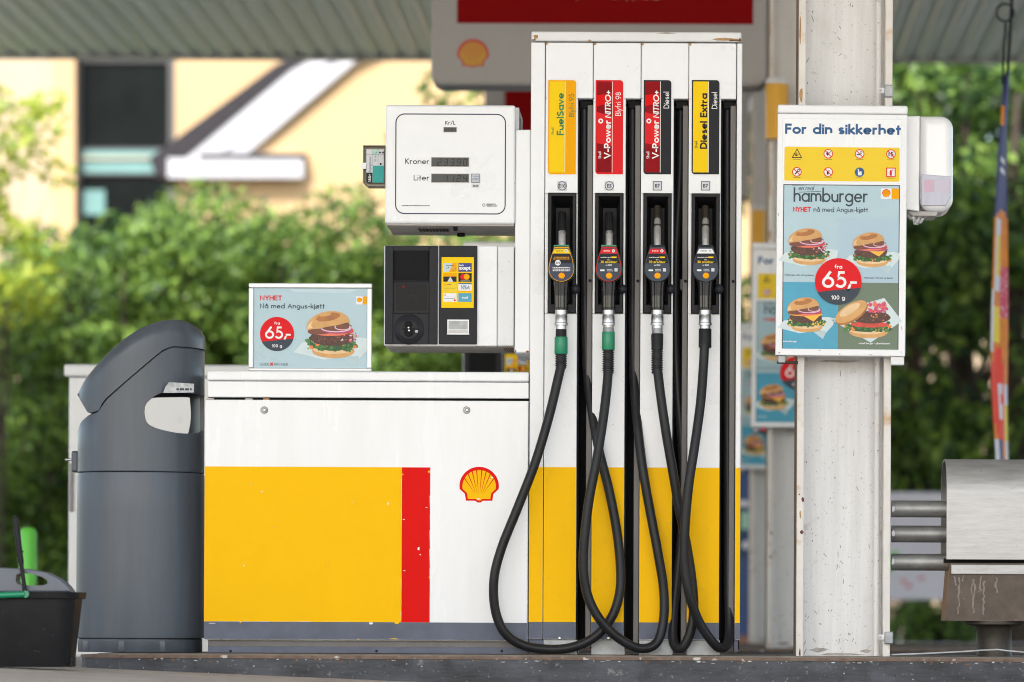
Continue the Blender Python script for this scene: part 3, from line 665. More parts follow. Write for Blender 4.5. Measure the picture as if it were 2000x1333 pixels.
def seg7(b, s, xr, z, h, y, m, pitch):
    x = xr - pitch * .78; w = h * .52; t = h * .11
    for c in reversed(s):
        if c == '.': b.rect(x + pitch * .86, x + pitch * .86 + t, z, z + t, y, m); continue
        P = {'a': ((0, h), (w, h)), 'b': ((w, h), (w, h / 2)), 'c': ((w, h / 2), (w, 0)), 'd': ((0, 0), (w, 0)), 'e': ((0, h / 2), (0, 0)), 'f': ((0, h), (0, h / 2)), 'g': ((0, h / 2), (w, h / 2))}
        for j, g in enumerate(SEG[c]):
            (ax, az), (bx_, bz_) = P[g]; sl = .12
            b.strip([(x + ax + sl * az, z + az), (x + bx_ + sl * bz_, z + bz_)], t, y - j * 2.5e-5, m)
        x -= pitch
for (r_, txt) in (((866.5, 249, 892, 258.5), '2081'), ((842.5, 308, 916, 326), '233.90'), ((842.5, 340, 916, 357), '11.24')):
    b = B(); x0, x1, z0, z1 = R(*r_); b.rect(x0, x1, z0, z1, -.0009, lcd)
    b.strip([(x0, z0), (x1, z0), (x1, z1), (x0, z1)], S(1), -.0013, grime, True)
    h_ = (z1 - z0) * .68
    if txt != '2081': seg7(b, txt, x1 - S(1.5), z0 + (z1 - z0) * .14, h_, -.0013, lcd_on, S(12.6))
    else: seg7(b, txt, x1 - S(1), z0 + (z1 - z0) * .17, h_, -.0013, lcd_on, S(5.8))
    b.build('screen', head)
b = B(); x0, x1, z0, z1 = R(919.5, 339.5, 938, 358)
b.rect(x0, x1, z0, z1, -.0009, cardb, S(1.5)); b.strip(rrect(x0 + S(1), x1 - S(1), z0 + S(1), z1 - S(1), S(1.5)), S(1), -.0013, slate, True)
TB(b, 'TILSYN', (x0 + x1) / 2, z1 - S(7), S(3), -.0013, blue_t, .02, fit=S(13), align='c'); TB(b, 'UTFØRT', (x0 + x1) / 2, z1 - S(12), S(3), -.0013, blue_t, .02, fit=S(13), align='c')
tiny(b, x0 + S(3), x1 - S(3), z0 + S(3.5), S(1), -.0013, slate, rng)
x0, x1, z0, z1 = R(921, 359.5, 936, 367); b.rect(x0, x1, z0, z1, -.0009, cardb); tiny(b, x0 + S(3), x1 - S(2), z0 + S(2), S(2.4), -.0013, ink, rng)
b.build('inspection_sticker', head)
# payment terminal
x0, x1, z0, z1 = R(750, 480, 971, 676)
b = B(); b.box(x0, x1, .004, DEP - .03, z0, z1, white, .004)
b.box(X(971.5, 580), X(1003.5, 580), .006, DEP - .03, z0 + .001, z1 - .001, white2, .004)
b.box(x0 + .01, X(1030, 580), .03, DEP - .05, z0 - .002, z0 + .01, grime)
for q in range(5): b.box(X(982 + q * 4, 676), X(983.6 + q * 4, 676), .04, .3, z0 - .0035, z0 - .0022, rustm)
b.box(X(1003, 676), X(1006, 676), .05, .36, z0 - .004, z0 - .0022, rustm)
term = part(b, 'payment_terminal')
b = B(); px0, px1, pz0, pz1 = R(752, 480.5, 855, 673)
wx0, wx1, wz0, wz1 = R(768, 491, 838.5, 613)
# reader panel as frame around an inset window
b.box(px0, wx0, -.006, .0035, pz0, pz1, blackm, .002); b.box(wx1, px1, -.006, .0035, pz0, pz1, blackm, .002)
b.box(wx0 + .0002, wx1 - .0002, -.006, .0035, wz1, pz1, blackm, .002); b.box(wx0 + .0002, wx1 - .0002, -.006, .0035, pz0, wz0, blackm, .002)
rd = b.build('reader_panel', term)
b = B(); zm = Z(803, 548); b.rect(wx0 - .001, wx1 + .001, wz0 - .001, wz1 + .001, .0036, deep)
b.add([(wx0 + .008, .0034, zm), (wx1 - .004, .0034, zm), (wx1 - .004, -.004, wz1), (wx0 + .008, -.004, wz1)], [[0, 1, 2, 3]], deep)
gl_ = M('reader_gloss', (.008, .008, .010), .3, spec=.12)
b.box(wx0 + .0005, wx1 - .0005, -.0045, .0033, zm - .006, zm, blackm, .002)
b.rect(wx0 + .001, wx1 - .001, wz0 + .001, zm - .0065, .0030, black); b.strip(rrect(wx0 + .008, wx1 - .006, wz0 + .008, zm - .011, .008), S(4), .0020, blackm, True); b.rect(wx0 + .010, wx1 - .008, wz0 + .010, zm - .013, .0012, gl_, .006)

b.strip([(X(805, 583) + S(9) * math.cos(rad(a_)), Z(805, 585) + S(8) * math.sin(rad(a_))) for a_ in range(-20, 201, 20)], S(1.2), .0006, blackm); b.disc(X(788, 560), Z(788, 560), S(2.2), .0006, crimson)
b.build('reader_window', rd)
b = B(); cx, cz = X(800, 644), Z(800, 644); b.lathe([(S(30), -.0061), (S(28), -.0085), (S(24), -.011), (S(18), -.0145)], (cx - .002, 0, cz), blackm, 'Y', 36)
for (dx, dz, r_) in ((-2, 9, 8), (-1, -6, 9)): b.lathe([(S(r_), -.0146), (S(r_ - .8), -.017)], (cx + S(dx), 0, cz + S(dz)), deep, 'Y', 24); b.lathe([(S(2.2), -.0172), (S(1.4), -.019)], (cx + S(dx + .5), 0, cz + S(dz - 6 * (1 if dz > 0 else -.6))), chrome, 'Y', 14)
b.box(cx - S(14), cx + S(18), -.0185, -.0146, cz - S(1.5), cz + S(1.5), deep); b.lathe([(S(3.4), -.0146), (S(3), -.018)], (cx + S(14), 0, cz - S(4)), steel, 'Y', 14)
b.build('card_slot', rd)
b = B(); qx0, qx1, qz0, qz1 = R(857.5, 480.5, 932, 673); b.box(qx0, qx1, -.0055, .0035, qz0, qz1, blackm, .002)
rp = b.build('receipt_panel', term)
b = B(); sx0, sx1, sz0, sz1 = R(862.5, 503, 925.5, 602); b.rect(sx0, sx1, sz0, sz1, -.0061, yel2)
def sub(px0_, py0_, px1_, py1_, m, y=-.0065): a = R(px0_, py0_, px1_, py1_); b.rect(*a, y, m); return a
for j, (mL, mR) in enumerate(((sky_p2, blue_t), (ink, ink), (yel3, pure), (pure, sky_b))):
    yy = 514.5 + j * 19.6; c1 = sub(866, yy, 892, yy + 17, mL); c2 = sub(895.5, yy, 921.5, yy + 17, mR if j != 0 else fl_navy)
    w_, h_ = c2[1] - c2[0], c2[3] - c2[2]; w1 = c1[1] - c1[0]
    if j == 0:
        b.rect(*c2, -.0067, M('bank_blue', (.03, .04, .22), .5)); b.flat([(c1[0] + w1 * .45, c1[2]), (c1[1], c1[2]), (c1[1], c1[3]), (c1[0] + w1 * .7, c1[3])], -.0069, orange); tiny(b, c1[0] + w1 * .2, c1[0] + w1 * .8, c1[2] + h_ * .7, h_ * .07, -.0072, slate, rng)
        for q in range(7): stain(b, c1[0] + w1 * rng.random() * .9, c1[2] + h_ * rng.uniform(.1, .5), S(3), S(2), -.0072, cardb if q % 2 else slate, rng)
        TB(b, 'bank', c2[0] + w_ * .06, c2[2] + h_ * .66, h_ * .2, -.0071, wink, .03, fit=w_ * .36); TB(b, 'axept', c2[0] + w_ * .06, c2[2] + h_ * .24, h_ * .44, -.0071, wink, .04, fit=w_ * .86)
    elif j == 1:
        b.rect(c1[0], c1[1], c1[2] + h_ * .6, c1[3], -.0067, orange); b.flat([(c1[0] + w1 * .3, c1[2]), (c1[0] + w1 * .75, c1[2]), (c1[0] + w1 * .53, c1[2] + h_ * .6)], -.0069, cardb)
        b.disc(c2[0] + w_ * .36, c2[2] + h_ * .57, h_ * .34, -.0069, red_t); b.disc(c2[0] + w_ * .62, c2[2] + h_ * .57, h_ * .34, -.0071, orange)
        TB(b, 'mastercard', c2[0] + w_ / 2, c2[2] + h_ * .06, h_ * .11, -.0071, wink, .01, fit=w_ * .66, align='c')
    elif j == 2:
        b.rect(c2[0], c2[1], c2[3] - h_ * .13, c2[3], -.0067, blue_t); b.rect(c2[0], c2[1], c2[2], c2[2] + h_ * .13, -.0067, orange)
        T(b, 'VISA', c2[0] + w_ * .14, c2[2] + h_ * .28, h_ * .46, -.0069, blue_t, .17, slant=.2, fit=w_ * .68)
        b.disc(c1[0] + w1 * .12, c1[2] + h_ * .8, h_ * .1, -.0069, orange); tiny(b, c1[0] + w1 * .3, c1[0] + w1 * .6, c1[2] + h_ * .8, h_ * .07, -.0069, slate, rng); tiny(b, c1[0] + w1 * .1, c1[0] + w1 * .9, c1[2] + h_ * .4, h_ * .04, -.0069, slate, rng)
    else:
        TB(b, 'trumf', c2[0] + w_ / 2, c2[2] + h_ * .38, h_ * .26, -.0069, wink, .035, fit=w_ * .46, align='c')
        b.ring(c1[0] + w1 * .12, c1[2] + h_ * .8, h_ * .09, h_ * .05, -.0069, orange, 14); tiny(b, c1[0] + w1 * .1, c1[0] + w1 * .9, c1[2] + h_ * .34, h_ * .05, -.0069, slate, rng); b.disc(c1[0] + w1 * .86, c1[2] + h_ * .18, h_ * .12, -.0069, red_t)
b.build('card_sticker', rp)
b = B(); a = R(874, 625, 916, 653); b.box(a[0], a[1], -.0068, -.0056, a[2], a[3], silverf); b.box(a[0] + .003, a[1] - .003, -.0085, -.007, a[2] + .004, a[2] + .014, brushed, .001); b.rect(a[0] + .004, a[1] - .004, a[2] + .016, a[3] - .004, -.0072, galv)
b.box(a[0] - .002, a[1] + .002, -.012, -.0056, a[2] - .003, a[2] + .001, silverf, .001)
b.build('receipt_slot', rp)

# ---------------------------------------------------------------- nozzles with their hoses
def P3(px, py, y): return (X(px, py, y), y, Z(px, py, y))
HOSE = [
 [(1096, 715, -.075), (1090, 740, -.08), (1072, 815, -.09), (1045, 905, -.10), (1010, 995, -.10), (980, 1070, -.10), (965, 1130, -.10), (967, 1190, -.09), (985, 1235, -.08), (1020, 1260, -.06), (1070, 1268.5, -.05), (1120, 1264, -.05), (1165, 1242, -.05), (1195, 1205, -.05), (1210, 1160, -.045), (1212, 1110, -.04), (1205, 1040, -.035), (1190, 960, -.03), (1170, 880, -.015), (1156, 800, .02), (1148, 740, .045), (1144, 640, .06), (1142, 500, .07), (1142, 330, .07), (1142, 205, .07)],
 [(1188, 724, -.075), (1185, 760, -.085), (1178, 820, -.10), (1165, 900, -.115), (1150, 980, -.12), (1141, 1060, -.12), (1140, 1120, -.115), (1150, 1170, -.11), (1175, 1215, -.105), (1213, 1250, -.09), (1252, 1267, -.07), (1283, 1255, -.055), (1296, 1210, -.045), (1296, 1150, -.04), (1285, 1080, -.04), (1270, 1000, -.035), (1256, 920, -.03), (1246, 840, -.005), (1240, 770, .03), (1237, 690, .055), (1236, 560, .07), (1236, 350, .07), (1236, 205, .07)],
 [(1284.5, 724, -.075), (1290, 770, -.085), (1300, 840, -.09), (1312, 910, -.085), (1326, 990, -.075), (1341, 1065, -.055), (1351, 1130, -.05), (1355, 1185, -.045), (1350, 1230, -.045), (1336, 1262, -.04), (1322, 1266, -.02), (1314, 1245, .0), (1316, 1190, .02), (1325, 1110, .03), (1334, 1020, .04), (1336, 930, .05), (1330, 850, .06), (1323, 760, .07), (1319, 650, .08), (1320, 500, .09), (1328, 340, .09), (1330, 205, .09)],
 [(1376, 674, -.075), (1374, 715, -.08), (1368, 790, -.10), (1357, 870, -.12), (1345, 950, -.13), (1338, 1030, -.13), (1337, 1100, -.125), (1346, 1160, -.12), (1364, 1212, -.10), (1388, 1250, -.08), (1406, 1266, -.05), (1421, 1258, -.01), (1425, 1225, .03), (1423, 1150, .055), (1422, 1000, .07), (1421, 700, .075), (1421, 400, .075), (1421, 205, .075)],
]
NLAB = ['fuel nozzle with yellow rimmed tag and green hose collar, leftmost of the four',
        'fuel nozzle with red rimmed tag and green hose collar in the second boot',
        'black fuel nozzle with red topped tag and ribbed black hose sleeve',
        'black fuel nozzle with white topped tag and smooth black sleeve']
for k in range(4):
    nx = ncx[k]; hx = [1097, 1189, 1284, 1377][k]
    g = thing('fuel_nozzle', NLAB[k], 'fuel nozzle', P3(nx, 530, -.06), 'nozzles hanging in the dispenser')
    b = B()
    b.tube([P3(nx, 492, -.045), P3(nx, 470, -.038), P3(nx, 445, -.018), P3(nx, 425, .008)], S(7.2, 0), M('spout_steel', (.46, .45, .44), .38, metal=.6, var=.3, scale=30) if k == 0 else MATS['spout_steel'], 20, sub=5)
    if k < 2:
        b.tube([P3(nx, 455, -.027), P3(nx, 440, -.012), P3(nx, 418, .018)], S(7.6), black, 20, sub=4); b.tube([P3(nx, 458, -.030), P3(nx, 454, -.0265)], S(8), chrome, 20)
    else: b.tube([P3(nx, 445, -.0185), P3(nx, 424, .009), P3(nx, 405, .03)], S(7.3), darkbrown, 20, sub=4)
    b.build('spout', g, angle=50)
    # shield: pick-shaped body
    def pick(sc, cz0=530, dz=0):
        p = [(-14, 43), (14, 43), (22, 18)] + [(25 * math.cos(rad(a)), 25 * math.sin(rad(a))) for a in range(16, -197, -12)] + [(-22, 18)]
        return [(X(nx, cz0) + S(q[0]) * sc, Z(nx, cz0) + S(q[1]) * sc + dz) for q in p]
    b = B(); coln = [greenp, greenp, black, black][k]
    b.prism(pick(1.03), -.098, -.03, black, .004, 2); b.box(X(nx - 15, 485), X(nx + 15, 485), -.096, -.05, Z(nx, 491), Z(nx, 483), coln, .002)
    b.prism(pick(1.05), -.066, -.058, coln)
    sh = b.build('splash_guard', g)
    b = B(); rim = [orange, red_t, slate, slate][k]
    b.flat(pick(.99), -.0986, rim); inner = pick(.95); b.flat(inner, -.0990, navy if k == 0 else slate)
    topc = [yel2, red_t, red_t, pure][k]
    zt_, zh = Z(nx, 491), Z(nx, 500)
    b.flat([(X(nx - 12.5, 490), zt_), (X(nx + 12.5, 490), zt_), (X(nx + 17, 500), zh), (X(nx - 17, 500), zh)], -.0994, topc)
    zc0, zc1 = Z(nx, 519), Z(nx, 501)
    b.flat([(X(nx - 21.5, 519), zc0), (X(nx + 21.5, 519), zc0), (X(nx + 17.5, 501), zc1), (X(nx - 17.5, 501), zc1)], -.0994, ink)
    tiny(b, X(nx - 10, 495), X(nx + 3, 495), Z(nx, 496), S(1.6), -.0998, wink if k in (1, 2) else slate, rng); b.disc(X(nx + 9, 495), Z(nx + 9, 495), S(3), -.0998, pure)
    TB(b, badge[k], X(nx + 9, 495), Z(nx + 9, 496.2), S(2.3), -.1002, navy, .02, align='c')
    if k == 0:
        tiny(b, X(nx - 14, 508), X(nx + 15, 508), Z(nx, 508), S(1.4), -.0998, orange, rng); tiny(b, X(nx - 16, 511), X(nx + 16, 511), Z(nx, 511.5), S(1.4), -.0998, orange, rng)
        b.disc(X(nx - 7, 518), Z(nx - 7, 518), S(5.5), -.1001, pure); TB(b, 'E10', X(nx - 7, 520), Z(nx - 7, 520), S(4), -.1004, navy, .03, align='c')
        for j in range(3): tiny(b, X(nx - 17, 527 + 3 * j), X(nx + 17, 527 + 3 * j), Z(nx, 528 + 3.2 * j), S(1.5), -.0998, wink, rng)
    else:
        TB(b, 'smartere pris', X(nx - 16, 508), Z(nx, 508.5), S(2.4), -.0998, wink, .02, fit=S(20)); b.rect(X(nx + 5, 508), X(nx + 15, 508), Z(nx, 508.8), Z(nx, 506), -.0998, yel2)
        TB(b, 'Spar', X(nx, 513), Z(nx, 513.2), S(2.2), -.0998, wink, .01, align='c')
        TB(b, '30 øre/liter', X(nx, 518), Z(nx, 518.6), S(4.6), -.0998, yel2, .015, fit=S(32), align='c')
        TB(b, 'ut 2023', X(nx, 524), Z(nx, 524), S(2.8), -.0998, wink, .02, align='c')
        b.rect(X(nx - 17, 533), X(nx - 8, 533), Z(nx, 534.5), Z(nx, 531), -.0998, pure, S(1.5)); tiny(b, X(nx - 4, 531), X(nx + 7, 531), Z(nx, 531.5), S(1.3), -.0998, cardb, rng); tiny(b, X(nx - 4, 534), X(nx + 8, 534), Z(nx, 534.5), S(1.3), -.0998, cardb, rng)
        b.rect(X(nx + 11, 532), X(nx + 17, 532), Z(nx, 535), Z(nx, 528.5), -.0998, cardb)
    emblem(b, X(nx + .5, 543), Z(nx, 543.5), S(6.4), -.0998, rm=fl_or, ym=orange, rays=False)
    b.build('tag', sh)
    b = B()   # ribbed grip
    zg0, zg1 = Z(nx, 609), Z(nx, 553); prof = []; segs = 40; cxg, cyg = X(hx, 580), -.062
    vs = []; fs = []
    for j, (t, rr) in enumerate(((0, 12.6), (.1, 13), (.5, 13.2), (.8, 14.5), (1, 15.5))):
        for i in range(segs):
            a = 2 * math.pi * i / segs; q = S(rr) * (1 if i % 4 < 2 else .92); vs.append((cxg + q * math.cos(a), cyg + q * math.sin(a), zg0 + (zg1 - zg0) * t))
    for j in range(4):
        for i in range(segs): fs.append([j * segs + i, j * segs + (i + 1) % segs, (j + 1) * segs + (i + 1) % segs, (j + 1) * segs + i])
    b.add(vs, fs, M('gloss_grip', (.012, .012, .014), .15) if k == 0 else MATS['gloss_grip'], False)
    b.build('grip', g)
    def stack(items, mat_, name):
        b = B(); c = (X(hx, 640), -.066, 0)
        prof = []
        for (r_, py) in items: prof.append((S(r_), Z(hx, py)))
        b.lathe(prof[::-1], c, mat_, 'Z', 28); return b.build(name, g, angle=35)
    stack([(11.2, 608), (12.2, 609), (12.2, 617), (11.4, 618), (11.4, 620), (12, 621), (12.2, 633), (13, 634), (13, 638), (10.4, 639), (10.4, 647 if k != 1 else 641), (9.4, 648), (9.4, 652), (8.5, 653)], chrome, 'coupling')
    if k == 0: stack([(10, 636), (10, 650), (8, 652)], galv, 'swivel'); stack([(10.6, 646), (10.8, 664)], black, 'sleeve'); stack([(12.4, 661), (12.7, 662), (12.9, 692), (12.2, 694)], greenp, 'collar'); rb = (693, 721)
    if k == 1: stack([(9, 641), (11, 644), (11, 651), (9, 653)], galv, 'swivel'); stack([(12.2, 651), (12.5, 652), (12.5, 684), (12, 686)], greenp, 'collar'); rb = (685, 731)
    if k == 2: stack([(9, 642), (10.6, 644), (10.6, 654), (9, 656)], galv, 'swivel'); stack([(11.5, 655), (12, 657), (11.2, 682), (11.6, 684)], black, 'sleeve'); rb = (683, 731)
    if k == 3: stack([(12, 645), (12.4, 646), (12.4, 676), (12.6, 678), (12.6, 681), (10, 683)], black, 'sleeve'); rb = None
    if rb:
        it = []; n_ = int((rb[1] - rb[0]) / 4.4)
        for j in range(n_): q = rb[0] + j * 4.4; it += [(9.6, q), (11.6, q + .8), (11.6, q + 2.6), (9.6, q + 3.2)]
        it += [(11, rb[1] - 1), (9, rb[1] + 2)]
        stack(it, rubber, 'bend_sleeve')
    b = B(); b.tube([P3(*p) for p in HOSE[k]], S(9.2), rubber, 18, sub=8); b.build('hose', g)

# second dispenser on the next island
d2 = copy_tree(disp); d2.location = (disp.location.x, 5.7, 0)
d2['label'] = 'blurred fuel dispenser on the next island, seen below the payment terminal'

# ---------------------------------------------------------------- burger pictures for the posters
def burger(b, cx, cz, s, y, kind, rng, paper_pts=True):
    """printed picture of a burger; s = burger width"""
    k = [0]
    def yy(): k[0] += 1; return y - k[0] * .00012
    def el(dx, dz, rx, rz, m, a0=0, a1=360, rot=0, n=26, jag=0):
        ca, sa = math.cos(rad(rot)), math.sin(rad(rot)); p = []
        for i in range(n + (0 if a1 - a0 == 360 else 1)):
            a = rad(a0 + (a1 - a0) * i / n); j = 1 + rng.uniform(-jag, jag); u, v = rx * math.cos(a) * j, rz * math.sin(a) * j
            p.append((cx + s * (dx + u * ca - v * sa), cz + s * (dz + u * sa + v * ca)))
        b.flat(p, yy(), m)
    def poly(pts, m): b.flat([(cx + s * p[0], cz + s * p[1]) for p in pts], yy(), m)
    def bits(n, x0, x1, z0, z1, sz, ms):
        y_ = yy()
        for i in range(n):
            px, pz, a, q = rng.uniform(x0, x1), rng.uniform(z0, z1), rng.uniform(0, 6.3), sz * rng.uniform(.5, 1.3)
            b.flat([(cx + s * (px + q * math.cos(a + t) * (1 if j % 2 else .55)), cz + s * (pz + q * math.sin(a + t) * .7)) for j, t in enumerate((0, 1.1, 2.2, 3.3, 4.6))], y_ - i * 1.2e-6, ms[i % len(ms)])
    if kind != 3:
        poly([(-.72, -.30), (-.55, -.12), (.1, -.05), (.55, -.02), (.72, -.05), (.70, -.22), (.52, -.42), (.36, -.36), (-.15, -.44)], paperw)
        poly([(.2, -.40), (.5, -.36), (.52, -.42), (.44, -.58), (.33, -.5)], paper2)
    else:
        poly([(-.72, -.05), (-.35, .22), (.35, .42), (.72, -.05), (.08, -.5), (-.02, -.45)], paperw); poly([(-.72, -.05), (-.02, -.45), (.08, -.5), (-.3, -.3)], paper2)
    el(.03, -.28, .40, .13, bun); el(.02, -.24, .38, .09, bun_l)
    bits(46, -.46, .5, -.26, -.08, .05, [lett, lett_d, lett]); el(.02, -.17, .43, .1, lett_d, jag=.16)
    bits(40, -.45, .5, -.25, -.12, .045, [lett, carrot if kind != 2 else corn, lett, lett_d, cheese if kind == 2 else lett])
    if kind == 3: el(.06, -.13, .40, .06, tom); el(.08, .02, .40, .13, patty, jag=.03); bits(20, -.25, .4, -.08, .12, .03, [carrot, bun_d, patty]); bits(60, -.02, .40, .12, .32, .05, [pinkc, pinkc, tom_l])
    else:
        el(0, -.03, .42, .15, patty, jag=.04); bits(24, -.4, .4, -.12, .06, .03, [patty, bun_in, bun_in])
        if kind == 0: bits(40, .1, .46, -.1, .12, .03, [onion, tom_l, patty, onion_l, bun_in])
        if kind in (1, 2): poly([(-.1, .02), (.40, .05), (.2, -.14)], cheese); el(.02, .04, .42, .05, cheese if kind == 2 else onion, jag=.05)
        el(.06, .09, .35, .07, tom); el(-.02, .055, .30, .05, tom_l, 180, 360); el(.10, .13, .30, .055, tom)
        if kind == 2: el(.05, .15, .36, .05, onion)
    # top bun tilted
    if kind == 3:
        el(-.32, .10, .38, .17, bun_d, rot=32); el(-.33, .13, .37, .16, bun, rot=32); el(-.36, .17, .24, .08, bun_l, rot=32)
    else:
        el(-.06, .155, .40, .10, bun_in, rot=11); 
        el(-.07, .21, .41, .255, bun, -5, 185, rot=11); el(-.07, .22, .40, .05, bun, 180, 360, rot=11)
        el(-.12, .20, .345, .17, bun_l, 0, 180, rot=11); el(-.08, .26, .31, .15, bun, -20, 200, rot=11); el(-.07, .36, .23, .075, bun_d, rot=10); el(-.12, .40, .11, .025, bun, rot=10)
        el(.02, .14, .36, .055, bun_in, rot=9)
        y_ = yy()
        for (q, w_, m) in ((0, .030, onion), (.018, .018, onion_l)):
            b.strip([(cx + s * (.08 + .28 * math.cos(rad(a))), cz + s * (.14 + q + .075 * math.sin(rad(a)))) for a in range(180, 385, 12)], s * w_, y_ - q * .004, m)
        b.strip([(cx + s * (.2 + .14 * math.cos(rad(a))), cz + s * (.17 + .05 * math.sin(rad(a)))) for a in range(150, 400, 14)], s * .016, y_ - .0002, onion_l)
    return y - (k[0] + 2) * .00012
def price(b, cx, cz, r, y, tilt=0):
    b.disc(cx, cz, r, y, red_t, n=48)
    p = [(cx + r * math.cos(rad(a)), cz + r * math.sin(rad(a))) for a in np.linspace(207, 345, 30)]
    b.flat(p, y - .0004, slate)
    T(b, 'fra', cx, cz + r * .55, r * .17, y - .0004, wink, .19, align='c')
    T(b, '65', cx - r * .70, cz - r * .28, r * .72, y - .0004, wink, .155, fit=r * 1.05, sp=.24)
    T(b, ',-', cx + r * .36, cz - r * .28, r * .62, y - .0004, wink, .17, sp=.12)
    T(b, '100 g', cx, cz - r * .78, r * .18, y - .0008, wink, .17, align='c')

# poster stand on the cabinet
PY = -.0
ps = thing('poster_stand', 'small silver framed burger poster standing on the white cabinet top', 'poster stand', (X(605, 723), .03, Z(605, 725)))
fx0, fx1, fz0, fz1 = R(485.5, 553.5, 726, 724.5)
fz0 = Z(716, 726) + .0004
b = B(); fw = S(9.5); y0 = .0
b.box(fx0, fx1, y0, y0 + .022, fz1 - fw, fz1, silverf, .003); b.box(fx0, fx1, y0, y0 + .022, fz0, fz0 + S(6), silverf, .003)
b.box(fx0, fx0 + fw, y0 + .0006, y0 + .0214, fz0 + S(6), fz1 - fw, silverf, .003); b.box(fx1 - fw, fx1, y0 + .0006, y0 + .0214, fz0 + S(6), fz1 - fw, silverf, .003)
b.box(fx0 + .002, fx1 - .002, y0 + .014, y0 + .03, fz0 + .002, fz1 - .003, frame_d)
b.build('frame', ps)
b = B(); px0, px1, pz0, pz1 = fx0 + fw, fx1 - fw, fz0 + S(6), fz1 - fw; PW, PH = px1 - px0, pz1 - pz0; y_ = .008
b.box(px0 + .0004, px1 - .0004, y_, y_ + .005, pz0 + .0004, pz1 - .0004, sky_p)
b.flat([(px0 + PW * .3, pz1 - .002), (px1 - PW * .06, pz1 - .002), (px1 - PW * .16, pz1 - PH * .06), (px0 + PW * .36, pz1 - PH * .05)], y_ - .0003, sky_p2)
po = b.build('poster', ps)
b = B(); T(b, 'NYHET', px0 + PW * .055, pz1 - PH * .155, PH * .062, y_ - .0008, red_t, .19, fit=PW * .195)
T(b, 'Nå med Angus-kjøtt', px0 + PW * .055, pz1 - PH * .255, PH * .062, y_ - .0008, slate, .16, fit=PW * .57)
T(b, 'GODE', px0 + PW * .055, pz0 + PH * .03, PH * .034, y_ - .0008, slate, .11, fit=PW * .082); T(b, 'RÅVARER', px0 + PW * .182, pz0 + PH * .03, PH * .034, y_ - .0008, slate, .11, fit=PW * .122)
for sgn in (1, -1): b.strip([(px0 + PW * .147, pz0 + PH * (.048 - .018 * sgn)), (px0 + PW * .172, pz0 + PH * (.048 + .018 * sgn))], PH * .012, y_ - .0008 - .0001 * sgn, red_t)
b.build('lettering', po)
b = B(); yb2 = burger(b, px0 + PW * .69, pz0 + PH * .40, PW * .47, y_ - .0006, 0, random.Random(3)); b.build('burger_picture', po)
b = B(); price(b, px0 + PW * .207, pz0 + PH * .425, PW * .151, y_ - .0010); b.build('price_badge', po)
b = B(); q = PW * .055; b.rect(px1 - q * 1.75, px1 - q * .72, pz1 - PH * .2, pz1 - PH * .10, y_ - .0008, pure); b.rect(px1 - q * .70, px1 - .001, pz1 - PH * .2, pz1 - PH * .10, y_ - .0008, orange); emblem(b, px1 - q * 1.23, pz1 - PH * .146, q * .40, y_ - .0012, red_t, orange, False); b.build('emblem', po)

# ---------------------------------------------------------------- steel columns, notice boards
CYF = -.10
cbx = X(1559, 650, CYF)
sc_ = thing('steel_column', 'chipped white steel column carrying the nearest notice board', 'column', (X(1650, 1285, CYF), 0, 0), 'columns along the islands')
b = B(); xl, xr = X(1557.5, 650, CYF), X(1741, 650, CYF); ft = S(14); zt_, zb_ = CZ, -.008
b.box(xl, xl + ft, CYF, .20, zb_, zt_, colrust, .003); b.box(xr - ft, xr, CYF, .20, zb_, zt_, colrust, .003)
b.box(xl + ft + .0005, xr - ft - .0005, .02, .05, zb_, zt_, colpaint)
b.box(xl - .0022, xl - .0002, CYF + .004, .198, zb_, zt_, M('flange_brown', (.20, .13, .085), .7, var=.4, scale=6))
rng = random.Random(8)
for (px, py, w, h) in ((1640, 1278, 110, 6), (1600, 1270, 40, 10), (1690, 1272, 26, 8), (1640, 706, 100, 6)): stain(b, X(px, py, .02), Z(px, py, .02), S(w), S(h), .0195, M('column_dirt', (.42, .39, .36), .8, var=.4, scale=40) if 'column_dirt' not in MATS else MATS['column_dirt'], rng, 17)
for (px, py, w, h, m) in ((1568, 976, 6, 12, maroon), (1566, 1040, 8, 8, maroon), (1561, 966, 3, 4, maroon), (1565, 185, 8, 30, rustl), (1563, 60, 4, 60, rustl), (1563, 1005, 4, 20, rustl), (1562, 1275, 4, 16, maroon)):
    stain(b, X(px, py, CYF), Z(px, py, CYF), S(w), S(h), CYF - .0007, m, rng)
for i in range(100):
    px = rng.choice((rng.uniform(1574, 1592), rng.uniform(1575, 1704), rng.gauss(1650, 14))); py = rng.choice((rng.uniform(700, 1275), 1275 - abs(rng.gauss(0, 70)), rng.gauss(1090, 50), rng.uniform(0, 200)))
    if not 1573 < px < 1705: continue
    w, h = rng.uniform(.8, 2.2), rng.uniform(1, 5)
    if i % 4 == 0: b.strip([(X(px, py, .02), Z(px, py, .02)), (X(px + rng.uniform(-6, 6), py, .02), Z(px, py + rng.uniform(3, 12), .02))], S(.9), .0192, slate)
    else: stain(b, X(px, py, .02), Z(px, py, .02), S(w), S(h), .0192, grime if i % 3 else ink, rng, 7)
body_c = b.build('beam', sc_)
b = B(); b.tube([(X(1714, 650, -.02), -.02, 0), (X(1714, 650, -.02), -.02, CZ - .01)], S(6), colpaint, 14); b.build('conduit', sc_)
